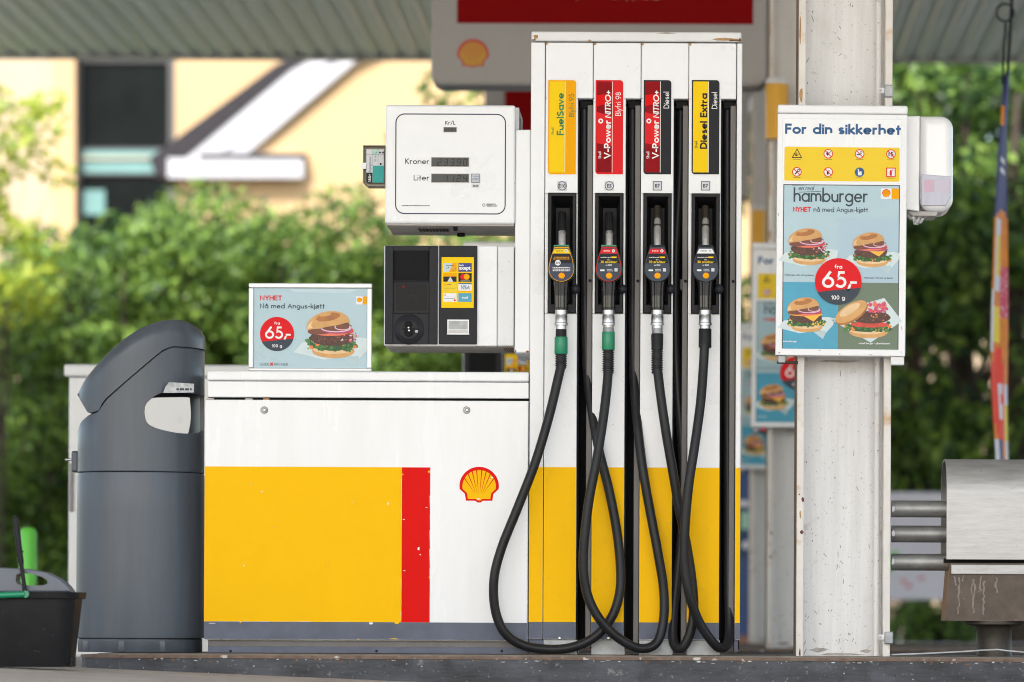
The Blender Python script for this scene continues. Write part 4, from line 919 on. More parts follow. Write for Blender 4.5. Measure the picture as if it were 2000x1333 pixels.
for py in (178, 1245):
    b = B(); b.box(X(1716, py, CYF), X(1742, py, CYF), CYF - .014, CYF - .0005, Z(1730, py + 5, CYF), Z(1730, py - 5, CYF), white2, .002); b.box(X(1727, py, CYF), X(1744, py, CYF), CYF - .02, CYF + .03, Z(1730, py + 13, CYF), Z(1730, py - 11, CYF), galv, .004)
    b.lathe([(S(3), 0), (S(3), -.004)], (X(1719, py, CYF), CYF - .0145, Z(1719, py, CYF)), steel, 'Y', 12); b.build('clamp', sc_)
SY = -.17
nb = thing('notice_board', 'white safety notice board with burger poster on the nearest column', 'notice board', (X(1643, 697, SY), 0, Z(1643, 697, SY)), 'notice boards on the columns')
def Rs(x0, y0, x1, y1, y=SY): return R(x0, y0, x1, y1, y)
b = B(); gx0, gx1, gz0, gz1 = Rs(1515.5, 206, 1769, 695.5)
b.box(gx0, gx1, SY, SY + .065, gz0, gz1 - S(17), white, .003); b.box(gx0, gx1, SY - .006, SY + .067, gz1 - S(17) + .0005, gz1, white, .006, 3)
b.box(gx0 + .01, gx0 + .035, SY + .01, SY + .06, gz0 - S(14), gz0 - .0005, galv, .002); b.box(gx1 - .05, gx1 - .003, SY + .01, SY + .06, gz0 - S(16), gz0 - .0005, white2, .002)
b.tube([(gx0 + .006, SY + .02, gz0 - S(13)), (gx0 + .08, SY + .02, gz0 - S(13))], .005, darkbrown, 10)
b.build('board', nb)
b = B(); a = Rs(1526, 233, 1758, 357); b.rect(*a, SY - .0006, white_door)
b.strip([(a[0], a[2]), (a[1], a[2]), (a[1], a[3]), (a[0], a[3])], S(.8), SY - .0009, silverf, True)
a = Rs(1530, 288, 1755, 354.5); b.rect(*a, SY - .0010, yel3, S(3))
sp_ = b.build('safety_panel', nb)
b = B(); T(b, 'For din sikkerhet', X(1531, 262, SY), Z(1643, 263, SY), S(20), SY - .0012, blue_t, .215, fit=S(224)); b.build('lettering', sp_)
b = B(); yk = SY - .0014
for j in range(8):
    px, py = 1554.5 + 61.2 * (j % 4), 301 + 35.7 * (j // 4); cx, cz = X(px, py, SY), Z(px, py, SY); q = S(9.2)
    if j == 0:
        b.flat([(cx - q * 1.1, cz - q * .9), (cx + q * 1.1, cz - q * .9), (cx, cz + q * 1.1)], yk, ink); b.flat([(cx - q * .82, cz - q * .72), (cx + q * .82, cz - q * .72), (cx, cz + q * .78)], yk - .0003, yel3)
        for a in (20, 45, 75, 110, 140): b.strip([(cx - q * .2, cz - q * .5), (cx - q * .2 + q * .8 * math.cos(rad(a)) * .8, cz - q * .5 + q * .8 * math.sin(rad(a)))], S(.9), yk - .0006 - a * 1e-6, ink)
    elif j < 6:
        b.disc(cx, cz, q, yk, red_t); b.disc(cx, cz, q * .82, yk - .0003, pure)
        if j == 3: TB(b, '15', cx, cz - q * .45, q * .95, yk - .0006, ink, .03, align='c')
        elif j == 2: b.rect(cx - q * .6, cx + q * .25, cz - q * .25, cz - q * .05, yk - .0006, ink); b.ring(cx + q * .3, cz + q * .3, q * .2, S(1), yk - .0006, slate, 12)
        elif j == 1: stain(b, cx - q * .15, cz, q * .6, q * 1.0, yk - .0006, ink, rng); b.strip([(cx + q * .1, cz), (cx + q * .5, cz + q * .5)], S(1.4), yk - .0006, greent)
        elif j == 4: b.ring(cx + q * .35, cz + q * .3, q * .25, S(1.2), yk - .0006, ink, 12); b.strip([(cx - q * .4, cz - q * .5), (cx + q * .2, cz + q * .15)], S(2.2), yk - .0006, ink)
        else: b.rect(cx - q * .3, cx + q * .1, cz - q * .5, cz + q * .1, yk - .0006, ink); b.rect(cx - q * .05, cx + q * .4, cz + q * .15, cz + q * .3, yk - .0006, ink)
        b.strip([(cx - q * .58, cz + q * .58), (cx + q * .58, cz - q * .58)], S(1.7), yk - .0009, red_t)
    elif j == 6:
        b.disc(cx, cz, q, yk, blue_t); b.rect(cx - q * .35, cx + q * .45, cz - q * .65, cz + q * .15, yk - .0003, pure, q * .12); b.strip([(cx - q * .2, cz + q * .1), (cx - q * .25, cz + q * .5), (cx - q * .4, cz + q * .7)], S(1.8), yk - .0004, pure)
    else:
        b.rect(cx - q, cx + q, cz - q, cz + q, yk, red_t); b.rect(cx - q * .8, cx + q * .8, cz - q * .8, cz + q * .8, yk - .0003, pure); b.rect(cx - q * .25, cx + q * .2, cz - q * .7, cz + q * .3, yk - .0006, red_t, q * .1); b.strip([(cx - q * .2, cz + q * .4), (cx + q * .5, cz + q * .5)], S(1.6), yk - .0006, red_t)
    tiny(b, cx - q * .8, cx + q * .8, cz - q * 1.25, S(.9), yk, slate, rng)
b.build('icons', sp_)
b = B(); wx0, wx1, wz0, wz1 = Rs(1528.5, 362, 1754.5, 682.5); PW, PH = wx1 - wx0, wz1 - wz0; y_ = SY - .001
b.rect(wx0, wx1, wz0, wz1, SY - .0006, sky_p)
zc = wz0 + PH * .407; xm = wx0 + PW * .478
b.rect(xm, wx1, zc, wz1 - PH * .2, SY - .0009, M('poster_blue_grey', (.355, .505, .60), .3, var=.05))
b.rect(wx0, xm - .0003, wz0, zc, SY - .0009, sky_b); b.rect(xm, wx1, wz0, zc - .0003, SY - .0010, sage)
b.strip([(wx0, wz0), (wx0, wz1), (wx1, wz1), (wx1, wz0)], S(1.6), SY - .0012, frame_d)
pp = b.build('poster', nb)
for (fx_, fz_, sw, kd, sd_) in ((.215, .615, .36, 0, 5), (.76, .60, .34, 1, 6), (.20, .20, .34, 2, 7), (.73, .19, .42, 3, 9)):
    b = B(); burger(b, wx0 + PW * fx_, wz0 + PH * fz_, PW * sw, SY - .0013, kd, random.Random(sd_)); b.build('burger_picture', pp)
b = B(); T(b, 'hamburger', wx0 + PW * .085, wz1 - PH * .105, S(27), SY - .0016, slate, .115, fit=PW * .64); T(b, 'en real', wx0 + PW * .125, wz1 - PH * .034, S(9), SY - .0016, slate, .11, slant=.2, fit=PW * .13)
b.strip([(wx0 + PW * .13, wz1 - PH * .046), (wx0 + PW * .32, wz1 - PH * .040)], S(1), SY - .0016, slate); b.strip([(wx0 + PW * .07, wz1 - PH * .004), (wx0 + PW * .2, wz1 - PH * .002)], S(1), SY - .0016, slate)
T(b, 'NYHET', wx0 + PW * .08, wz1 - PH * .165, S(9.5), SY - .0016, red_t, .19, fit=PW * .155); T(b, 'nå med Angus-kjøtt', wx0 + PW * .258, wz1 - PH * .165, S(10), SY - .0016, slate, .12, fit=PW * .47)
T(b, 'hamburger uten ost og bacon', wx0 + PW * .015, wz0 + PH * .445, S(3.2), SY - .0016, slate, .15, fit=PW * .25); T(b, 'hamburger med ost og bacon', wx0 + PW * .70, wz0 + PH * .432, S(3.2), SY - .0016, slate, .15, fit=PW * .25)
T(b, 'sommerburger', wx0 + PW * .005, wz0 + PH * .04, S(3.6), SY - .0016, wink, .16, fit=PW * .12); T(b, 'naturli burger - plantebasert', wx0 + PW * .66, wz0 + PH * .032, S(3.6), SY - .0016, wink, .18, fit=PW * .27)
b.build('lettering', pp)
b = B(); price(b, wx0 + PW * .478, wz0 + PH * .412, S(45), SY - .0052); b.build('price_badge', pp)
b = B(); q = PW * .083; b.rect(wx1 - q * 1.95, wx1 - q * .82, wz1 - PH * .082, wz1 - PH * .018, SY - .0016, pure); b.rect(wx1 - q * .80, wx1 - S(1), wz1 - PH * .082, wz1 - PH * .018, SY - .0016, orange); emblem(b, wx1 - q * 1.38, wz1 - PH * .048, q * .44, SY - .0020, red_t, orange, True); b.build('emblem', pp)
b = B(); bz = gz0 + S(11.5)
for (px, py, w, h) in ((1522, 690, 5, 4), (1640, 692, 4, 3), (1600, 685, 6, 2), (1761, 640, 2, 9), (1519, 420, 2, 8), (1700, 693, 9, 2)): stain(b, X(px, py, SY), Z(px, py, SY), S(w), S(h), SY - .0007, grime, rng)
b.build('scuffs', nb)
nb.rotation_euler = (0, rad(.3), 0)
for k, (lb1, lb2) in enumerate((('blurred white steel column on the second island behind the nearest', 'blurred notice board on the second island, half hidden by the nearest board'), ('most distant white steel column, a thin strip behind the second', 'most distant notice board, a narrow strip beside the dispenser'))):
    c = copy_tree(sc_); c.location.y += 5.7 * (k + 1); c['label'] = lb1
    c = copy_tree(nb); c.location.y += 5.7 * (k + 1); c['label'] = lb2
for k, lb in ((1, 'larger yellow cylinder with white cap on the second column'), (2, 'smaller farther yellow cylinder above the most distant notice board')):
    yy = 5.7 * k - .22
    px0, px1, pt, pb = ((1495, 1540, 153, 272), (1467, 1497, 402, 478))[k - 1]
    cx = X((px0 + px1) / 2, 200, yy); r_ = S((px1 - px0) / 2, yy); z0, z1 = Z(1500, pb, yy), Z(1500, pt, yy)
    t = thing('yellow_cylinder', lb, 'cylinder', (cx, yy, z0), 'yellow cylinders on the columns')
    b = B(); b.lathe([(r_, z0), (r_, z1 - .03)], (cx, yy, 0), M('column_yellow', (.80, .40, .01), .35) if k == 1 else MATS['column_yellow'], 'Z', 24); b.build('body', t)
    b = B(); b.lathe([(r_, z1 - .029), (r_, z1 - .01), (r_ * .9, z1), (.002, z1)], (cx, yy, 0), white2, 'Z', 24); b.build('cap', t)
    b = B(); b.box(cx - .02, cx + .02, yy + r_ - .01, 5.7 * k + .018, z0 + .08, z0 + .12, galv); b.build('bracket', t)

# overhead signs above the farther islands
for k, lb in ((1, 'large grey hanging sign with red panel above the second island'), (2, 'farther grey and red hanging sign half hidden behind the dispenser')):
    yy = 5.7 * k - .12; y1_ = 5.7 - .12
    x0, x1 = X(842, 100, y1_), X(1498, 100, y1_); z0 = Z(1170, 168, y1_); z1 = z0 + 1.15
    t = thing('overhead_sign', lb, 'sign', ((x0 + x1) / 2, yy, z0), 'signs hanging above the islands')
    b = B(); b.prism(rrect(x0, x1, z0, z1, .05), yy, yy + .24, sgrey, .02, 3); b.box((x0 + x1) / 2 - .35, (x0 + x1) / 2 - .27, yy + .08, yy + .16, z1 - .01, CZ, sgrey); b.box((x0 + x1) / 2 + .27, (x0 + x1) / 2 + .35, yy + .08, yy + .16, z1 - .01, CZ, sgrey); bd = b.build('sign_box', t)
    b = B(); a = (X(893, 20, y1_), X(1471, 20, y1_)); zr = Z(1180, 47, y1_); b.box(a[0], a[1], yy - .004, yy + .004, zr, z1 - .1, sred, .002)
    rp_ = b.build('red_panel', t)
    b = B(); T(b, 'V-Power', X(1110, 4, y1_), Z(1200, -1, y1_), .16, yy - .0046, sgrey, .17, fit=X(1290, 4, y1_) - X(1110, 4, y1_)); b.build('lettering', rp_)
    b = B(); emblem(b, X(924, 107, y1_), Z(924, 107, y1_), S(31, y1_), yy - .001, M('emblem_red', (.50, .02, .015), .4) if k == 1 else MATS['emblem_red'], M('emblem_yellow', (.55, .27, .01), .4) if k == 1 else MATS['emblem_yellow']); b.build('emblem', t)

# ---------------------------------------------------------------- towel dispenser
TY = -.09
td = thing('towel_dispenser', 'white paper towel dispenser with smoky window beside the notice board', 'towel dispenser', (X(1815, 430, TY), TY, Z(1815, 430, TY)))
tx0, tx1, tz0, tz1 = R(1769, 226, 1862, 413, TY)
b = B(); xs_ = tx0 + (tx1 - tx0) * .3
b.prism(rrect(xs_, tx1, tz0, tz1, S(24), (1, 1, 1, 0), 8), TY, TY + .22, towelw, .034, 6)
b.prism([(tx0, tz0 + S(4)), (xs_ - .0008, tz0), (xs_ - .0008, tz1), (tx0, tz1 - .001)], TY + .012, TY + .22, towelw, .004)
b.build('cover', td)
b = B(); a = R(1800, 341, 1857, 402, TY); b.prism(rrect(a[0], a[1], a[2], a[3], S(3), (0, 0, 0, 0)) if False else [(a[0], a[2]), (a[1] - S(10), a[2]), (a[1] + S(1), a[2] + S(18)), (a[1] + S(1), a[3] - S(4)), (a[0], a[3])], TY - .003, TY + .01, clearp, .002)
b.rect(*R(1805, 352, 1825, 375, TY), TY - .0036, M('pink_print', (.60, .40, .50), .4)); b.rect(*R(1832, 352, 1853, 378, TY), TY - .0036, M('pale_print', (.55, .50, .60), .4))
b.build('window', td)
b = B(); a = R(1772, 411, 1835, 421, TY); b.prism([(a[0], a[3]), (a[1], a[3]), (a[1] - .01, a[2]), (a[0] + .02, a[2])], TY + .03, TY + .2, M('dispenser_base', (.45, .43, .40), .5), .004); b.build('outlet', td)
b = B(); rg = random.Random(5); n_ = 9; vs = []; fs = []
for j in range(7):
    for i in range(n_):
        t = j / 6; w = S(22) * (1 - .62 * t); vs.append((X(1794, 428, TY) + (i / (n_ - 1) - .5) * 2 * w * .9 + rg.uniform(-.003, .003), TY + .06 + .018 * math.sin(i * 1.9 + j) , Z(1794, 417, TY) - t * S(21) * (1 - .5 * abs(i / (n_ - 1) - .45)) + rg.uniform(-.002, .002)))
for j in range(6):
    for i in range(n_ - 1): fs.append([j * n_ + i, j * n_ + i + 1, (j + 1) * n_ + i + 1, (j + 1) * n_ + i])
b.add(vs, fs, tissue, False); o = b.build('paper_towel', td); modified(o, ('SOLIDIFY', dict(thickness=.0008)))

# glove box holder at the left of the display
gl = thing('glove_box', 'smoky glove holder with teal and white carton at the display side', 'glove dispenser', (X(730, 365), .05, Z(730, 365)))
gy = .06
b = B(); a = R(708.5, 284, 752, 364, gy)
b.prism([(a[0] + S(9), a[2]), (a[1], a[2]), (a[1], a[3]), (a[0], a[3]), (a[0], a[2] + S(8))], gy + .025, gy + .09, smoke, .002)
b.box(a[0], a[1], gy, gy + .0245, a[3] - S(2), a[3], smoke); b.prism([(a[0] + S(9), a[2]), (a[1], a[2]), (a[1], a[2] + S(2)), (a[0] + S(9), a[2] + S(2))], gy, gy + .0245, smoke); b.box(a[0], a[0] + S(2), gy, gy + .0245, a[2] + S(8), a[3] - S(2.2), smoke)
b.build('holder', gl)
b = B(); c = R(715.5, 292, 749.5, 357, gy); b.box(*c[:2], gy + .003, gy + .0245, *c[2:], cardb)
f_ = gy + .0026; w = c[1] - c[0]; h = c[3] - c[2]
b.rect(c[0], c[0] + w * .35, c[2], c[2] + h * .30, f_, ink); b.rect(c[0] + w * .36, c[1], c[2], c[2] + h * .51, f_, teal); b.rect(c[0] + w * .36, c[0] + w * .66, c[3] - h * .165, c[3], f_, mint)
for q in (.355, .665): b.rect(c[0] + w * q, c[0] + w * (q + .012), c[2] + h * .51, c[3], f_ - .0003, slate)
b.rect(c[0], c[1], c[3] - h * .17, c[3] - h * .16, f_ - .0004, slate)
TB(b, 'UNIL+', c[0] + w * .26, c[2] + h * .03, w * .15, f_ - .0003, wink, .02, rot=90, fit=h * .22); TB(b, 'Engangshansker', c[0] + w * .26, c[2] + h * .33, w * .13, f_ - .0003, slate, .0, rot=90, fit=h * .47)
TB(b, 'L', c[0] + w * .58, c[3] - h * .12, w * .16, f_ - .0003, slate, .01, rot=90); TB(b, '100 stk', c[0] + w * .56, c[2] + h * .62, w * .1, f_ - .0003, slate, 0, rot=90); tiny(b, c[0] + w * .72, c[1], c[3] - h * .12, h * .05, f_ - .0003, slate, rng); b.disc(c[0] + w * .82, c[2] + h * .56, w * .06, f_ - .0003, ink)
b.build('carton', gl)
b = B(); b.flat([(X(p[0], p[1], gy), Z(p[0], p[1], gy)) for p in ((703, 322), (707, 319), (715, 318), (715, 330), (706, 331))], gy - .001, tissue); o = b.build('glove', gl); modified(o, ('SOLIDIFY', dict(thickness=.004, offset=-1)))

# ---------------------------------------------------------------- litter bin
BY = .22
bcx = X(275, 1000, BY); BR = S(123, BY)
def pz(py): return Z(275, py, BY)
def pxx(px): return X(px, 900, BY)
def lut(tab): xs_ = [pxx(t[0]) for t in tab]; zs_ = [Z(t[0], t[1], BY) for t in tab]; return lambda x: float(np.interp(x, xs_, zs_))
hi = lut([(152, 772), (157, 765), (175, 742), (200, 716), (230, 687), (255, 667), (280, 650), (300, 641), (320, 634), (340, 630), (360, 630), (376, 635), (390, 645), (400, 662)])
lo = lut([(152, 772), (157, 774), (184, 812), (206, 808), (216, 789), (330, 691), (348, 683), (400, 684)])
btop = lut([(152, 850), (165, 828), (185, 815), (206, 809.5), (216, 791), (330, 692.5), (348, 684.5), (400, 685.5)])
def plan(a, k=1.0, n=2.35):
    c, s_ = math.cos(a), math.sin(a); q = (abs(c) ** n + abs(s_) ** n) ** (-1 / n)
    return bcx + BR * k * q * c, BY + BR * k * q * s_
wb = thing('litter_bin', 'tall dark grey plastic litter bin with slanted hooded lid beside the dispenser', 'litter bin', (bcx, BY, 0))
SEGB = 72
def ringsurf(b, rows, m, smooth=True):
    vs = []; fs = []
    for r_ in rows: vs += r_
    for j in range(len(rows) - 1):
        for i in range(SEGB): fs.append([j * SEGB + i, j * SEGB + (i + 1) % SEGB, (j + 1) * SEGB + (i + 1) % SEGB, (j + 1) * SEGB + i])
    b.add(vs, fs, m, smooth)
ang = [2 * math.pi * i / SEGB for i in range(SEGB)]
def flatring(k, z): return [(*plan(a, k), z) for a in ang]
b = B(); ringsurf(b, [flatring(.965, 0.0005), flatring(.975, .004), flatring(.975, pz(1249)), flatring(.94, pz(1247))], bin_g); b.add(flatring(.965, .0005), [list(range(SEGB))[::-1]], bin_g)
for a in (-1.1, -1.75, -2.4): x_, y_ = plan(a, .975); b.box(x_ - .012, x_ + .012, y_ - .004, y_ + .02, .001, pz(1250), bin_g, .004)
b.build('base', wb, angle=35)
b = B(); ringsurf(b, [flatring(.96, pz(1247.5)), flatring(1.0, pz(1246)), flatring(1.004, pz(1236)), flatring(1.002, pz(1000)), flatring(.998, pz(930)), flatring(.992, pz(926.5)), flatring(.95, pz(926))], bin_g); b.build('lower_body', wb, angle=35)
b = B()
def toprow(k, f, d=0):
    out = []
    for a in ang: x_, y_ = plan(a, k); out.append((x_, y_, f(x_) + d))
    return out
rows = [flatring(.93, pz(925)), flatring(.985, pz(925)), flatring(.994, pz(923.5)), flatring(.993, pz(880)), toprow(.992, btop, -.004), toprow(.98, btop), toprow(.93, btop), flatring(.93, pz(925))]
ringsurf(b, rows, bin_g)
ub = b.build('upper_body', wb)
cut = B(); hp = [(281, 806), (284, 790), (296, 777), (314, 767), (330, 765), (376, 766), (388, 772), (390, 786), (389, 815), (385, 834), (374, 844), (345, 845), (310, 838), (290, 829), (283, 818)]
def smooth(p): q = [Vector((*k_, 0)) for k_ in p]; return catmull(q[-2:] + q + q[:2], 4)[8:-8]
cut.prism([(X(p[0], p[1], BY - BR), Z(p[0], p[1], BY - BR)) for p in smooth(hp)], BY - .5, BY, bin_g)
cut.prism([(X(p[0], p[1], BY + BR), Z(p[0], p[1], BY + BR)) for p in smooth([(268, 815), (272, 790), (290, 779), (330, 777), (370, 778), (375, 785), (377, 815), (374, 838), (366, 852), (330, 856), (285, 846)])], BY + .0001, BY + .5, bin_g)
co = cut.build('cutter')
bm_ = bmesh.new(); bm_.from_mesh(ub.data); bmesh.ops.remove_doubles(bm_, verts=bm_.verts, dist=1e-5); bmesh.ops.recalc_face_normals(bm_, faces=bm_.faces); bm_.to_mesh(ub.data); bm_.free()
modified(ub, ('BOOLEAN', dict(object=co, operation='DIFFERENCE', solver='EXACT')))
ub.data.polygons.foreach_set('use_smooth', [True] * len(ub.data.polygons)); ub.data.set_sharp_from_angle(angle=rad(35))
bpy.data.objects.remove(co)
b = B(); NX, NY_ = 48, 26; vs = []
LR = BR * 1.004
for i in range(NX + 1):
    u = -math.cos(math.pi * i / NX); x_ = bcx + LR * u; W_ = max(.004, LR * (1 - min(1, abs(u)) ** 2.35) ** (1 / 2.35)); rr_ = min(.055, W_ * .6)
    zh, zl_ = hi(x_), lo(x_); row = []
    for sgn in (-1,):
        row.append((x_, BY - W_, zl_)); row.append((x_, BY - W_, max(zl_ + .001, zl_ + (zh - rr_ - zl_) * .5)))
        for a_ in np.linspace(0, 90, 8): row.append((x_, BY - W_ + rr_ - rr_ * math.cos(rad(a_)), max(zl_ + .002, zh - rr_ + rr_ * math.sin(rad(a_)))))
    for t in np.linspace(-.9, .9, 9): row.append((x_, BY + t * (W_ - rr_), zh))
    row += [(p[0], 2 * BY - p[1], p[2]) for p in row[:10][::-1]]
    vs.append(row)
m_ = len(vs[0]); flat_ = [p for r_ in vs for p in r_]
b.add(flat_, [[i * m_ + j, (i + 1) * m_ + j, (i + 1) * m_ + j + 1, i * m_ + j + 1] for i in range(NX) for j in range(m_ - 1)], bin_g, True)
b.add(flat_, [[i * m_, i * m_ + m_ - 1, (i + 1) * m_ + m_ - 1, (i + 1) * m_] for i in range(NX)], bin_d)
lo_ = b.build('lid', wb, angle=50)
b = B(); b.flat([(X(p[0], p[1], BY - BR), Z(p[0], p[1], BY - BR)) for p in ((319, 768), (323, 756), (330, 747), (379, 750), (379, 767))], BY - BR - .002, M('worn_label', (.5, .51, .52), .5, var=.4, scale=60)); tiny(b, X(345, 760, 0), X(375, 760, 0), Z(350, 763, 0), S(4), BY - BR - .0028, slate, rng)
o = b.build('label_plate', wb); modified(o, ('SOLIDIFY', dict(thickness=.002, offset=-1)))
b = B(); x_ = pxx(150); b.box(x_ - S(9), x_ + S(6), BY - .03, BY + .03, pz(924), pz(882), bin_g, .008, 3); b.lathe([(.005, 0), (.005, -.026), (.003, -.028)], (x_ - S(8), BY, pz(899)), chrome, 'X', 14); b.build('latch', wb)

# ---------------------------------------------------------------- wash bucket and squeegee
KY = -1.15
bk = thing('wash_bucket', 'black plastic wash bucket with grey top and green handle on the road', 'bucket', (X(50, 1300, KY), KY, -.045))
zr, zb0 = Z(50, 1157, KY), road_z(-2.3) + .001
def rr_plan(hx_, hy_, z, r_, cx=X(47, 1200, KY), n_=8):
    out = []
    for (sx, sy, a0) in ((1, 1, 0), (-1, 1, 90), (-1, -1, 180), (1, -1, 270)):
        for i in range(n_ + 1): a = rad(a0 + 90 * i / n_); out.append((cx + sx * (hx_ - r_) + r_ * math.cos(a), KY + sy * (hy_ - r_) + r_ * math.sin(a), z))
    return out
def rrsurf(b, rows, m, smooth=True):
    n_ = len(rows[0]); vs = [v for r_ in rows for v in r_]
    b.add(vs, [[j * n_ + i, j * n_ + (i + 1) % n_, (j + 1) * n_ + (i + 1) % n_, (j + 1) * n_ + i] for j in range(len(rows) - 1) for i in range(n_)], m, smooth)
hw = S(114, KY)
b = B(); rrsurf(b, [rr_plan(S(90, KY), .10, zb0, .04), rr_plan(S(95, KY), .105, zb0 + .01, .05), rr_plan(S(108, KY), .125, zr - .022, .055), rr_plan(hw, .135, zr - .02, .06), rr_plan(hw + .003, .138, zr, .06), rr_plan(hw - .006, .129, zr, .055), rr_plan(S(90, KY), .1, zb0 + .06, .05)], bucket_m)
b.add(rr_plan(S(90, KY), .10, zb0, .04), [list(range(36))[::-1]], bucket_m); b.add(rr_plan(S(90, KY), .1, zb0 + .06, .05), [list(range(36))], bucket_m)
b.build('pail', bk, angle=40)
b = B(); op = [(-60, 1158), (-60, 1112), (0, 1109), (60, 1112), (95, 1119), (118, 1130), (136, 1145), (144, 1157)]
outer = [(X(p[0], p[1], KY), Z(p[0], p[1], KY)) for p in op]
b.prism(outer, KY - .05, KY + .05, M('grey_insert', (.11, .125, .155), .35, var=.1), .006, 3)
ins = b.build('grey_top', bk)
cut = B(); cut.prism([(X(p[0], p[1], KY), Z(p[0], p[1], KY)) for p in ((35, 1134), (36, 1124), (44, 1120), (62, 1121), (85, 1127), (96, 1134), (97, 1140), (88, 1144), (45, 1144), (38, 1141))], KY - .3, KY + .3, black); co = cut.build('cutter')
modified(ins, ('BOOLEAN', dict(object=co, operation='DIFFERENCE', solver='EXACT'))); bpy.data.objects.remove(co)
b = B(); yk = KY - .142
b.tube([(X(-50, 1163, yk), yk, Z(-50, 1163, yk)), (X(0, 1163, yk), yk, Z(0, 1163, yk)), (X(48, 1161, yk), yk, Z(48, 1161, yk))], S(6, yk), greenp, 14); b.lathe([(S(7, yk), -.004), (S(7, yk), .006)], (X(50, 1161, yk), yk, Z(50, 1161, yk)), greenp, 'Y', 20)
b.build('handle', bk)
b = B(); b.box(X(134, 1290, KY), X(147, 1290, KY), KY - .06, KY + .02, zb0, zb0 + .04, bucket_m, .004); b.build('foot', bk)
sq = thing('squeegee', 'black squeegee handle sticking up out of the wash bucket', 'squeegee', (X(48, 1150, KY), KY - .075, zr - .1))
b = B(); yq = KY - .075; b.tube([(X(52, 1190, yq), yq, Z(52, 1190, yq)), (X(46, 1135, yq), yq, Z(46, 1135, yq)), (X(38, 1078, yq), yq, Z(38, 1078, yq)), (X(31, 1018, yq), yq, Z(31, 1018, yq)), (X(30, 1012, yq), yq, Z(30, 1012, yq))], lambda t: S(4.2, yq) + (S(1.8, yq) if .38 < t < .97 else 0), black, 14, sub=6)
b.lathe([(S(7, yq), -.002), (S(7, yq), .003)], (X(39, 1078, yq), yq, Z(39, 1078, yq)), black, 'Z', 16); b.build('handle', sq)
b = B(); b.box(X(30, 1190, yq), X(80, 1190, yq), yq - .012, yq + .012, zr - .1, zr - .06, rubber, .003); b.build('head', sq)

# ---------------------------------------------------------------- metal service box with pipes at the right
VY = -.02
sb = thing('service_box', 'brushed metal hooded box on a brown trough and thick pedestal', 'metal box', (X(1945, 1285, VY), .15, 0))
x0 = X(1849, 1000, VY); x1 = x0 + S(330); zt_, zl = Z(1900, 895, VY), Z(1900, 1093, VY); dp = .36
prof = [(VY, zl)] + [(VY, zl + (zt_ - zl) * .62)] + [(VY + .13 - .13 * math.cos(rad(a)), zl + (zt_ - zl) * .62 + (zt_ - zl) * .38 * math.sin(rad(a))) for a in range(10, 91, 10)] + [(VY + dp - .13 + .13 * math.sin(rad(a)), zl + (zt_ - zl) * .62 + (zt_ - zl) * .38 * math.cos(rad(a))) for a in range(10, 91, 10)] + [(VY + dp, zl)]
b = B(); n_ = len(prof); xi = x0 + .0
def curved(b, prof, x0, x1, m, smooth=True):
    n_ = len(prof); b.add([(x0, p[0], p[1]) for p in prof] + [(x1, p[0], p[1]) for p in prof], [[i, i + 1, n_ + i + 1, n_ + i] for i in range(n_ - 1)], m, smooth)
curved(b, prof, x0, x1, brushed); inn = [(p[0] + (.004 if p[0] < VY + dp / 2 else -.004), p[1] - (.004 if p[1] > zl + .02 else 0)) for p in prof]
curved(b, inn[::-1], x0, x1, steel); b.add([(x0, p[0], p[1]) for p in prof] + [(x0, p[0], p[1]) for p in inn], [[i, n_ + i, n_ + i + 1, i + 1] for i in range(n_ - 1)], chrome)
b.add([(x0 + .02, p[0], p[1]) for p in inn], [list(range(n_))], M('box_end', (.32, .27, .24), .5, metal=.4))
b.build('hood', sb, angle=40)
b = B(); q = lambda px, py, y: (X(px, py, y), y, Z(px, py, y))
ya, yb_ = VY + .035, VY + .33
top_f, top_b = Z(1900, 1100, ya), Z(1900, 1100, ya); bz_ = Z(1900, 1213, ya)
xa, xb = X(1856, 1120, ya), x1 - .02; xc, xd = X(1846, 1213, ya), x1 - .0
b.add([(xa, ya, top_f), (xb, ya, top_f), (xd, ya + .02, bz_), (xc, ya + .02, bz_), (xa, yb_, top_f), (xb, yb_, top_f), (xd, yb_ - .02, bz_), (xc, yb_ - .02, bz_)], [[0, 3, 2, 1], [4, 5, 6, 7], [3, 7, 6, 2], [1, 2, 6, 5]], brown)
b.add([(xa, ya, top_f), (xc, ya + .02, bz_), (xc, yb_ - .02, bz_), (xa, yb_, top_f)], [[0, 3, 2, 1]], wood)
b.box(xa + .003, xb, ya - .006, ya - .0005, Z(1900, 1122, ya), Z(1900, 1103, ya), brushed, .002)
b.box(xa - .02, xb, ya + .03, yb_, top_f + .001, zl + .004, deep)
rgd = random.Random(11)
for (px, py0_, py1_) in ((1873, 1128, 1205), (1866, 1126, 1150), (1902, 1132, 1200), (1899, 1140, 1165), (1922, 1135, 1205), (1916, 1125, 1160), (1946, 1128, 1160), (1880, 1124, 1140)):
    yv = ya + .004; pts = [(X(px + rgd.uniform(-2.5, 2.5), p, yv), Z(px, p, yv)) for p in np.arange(py0_, py1_, 6)]
    vs = []
    for i, p in enumerate(pts):
        f_ = (top_f - p[1]) / (top_f - bz_); yy = ya + .02 * f_ - .0008; w = S(rgd.uniform(1.6, 4.6)) / 2; vs += [(p[0] - w, yy, p[1]), (p[0] + w, yy, p[1])]
    b.add(vs, [[2 * i, 2 * i + 2, 2 * i + 3, 2 * i + 1] for i in range(len(pts) - 1)], M('drip_stain', (.24, .20, .175), .7) if 'drip_stain' not in MATS else MATS['drip_stain'])
b.build('trough', sb)
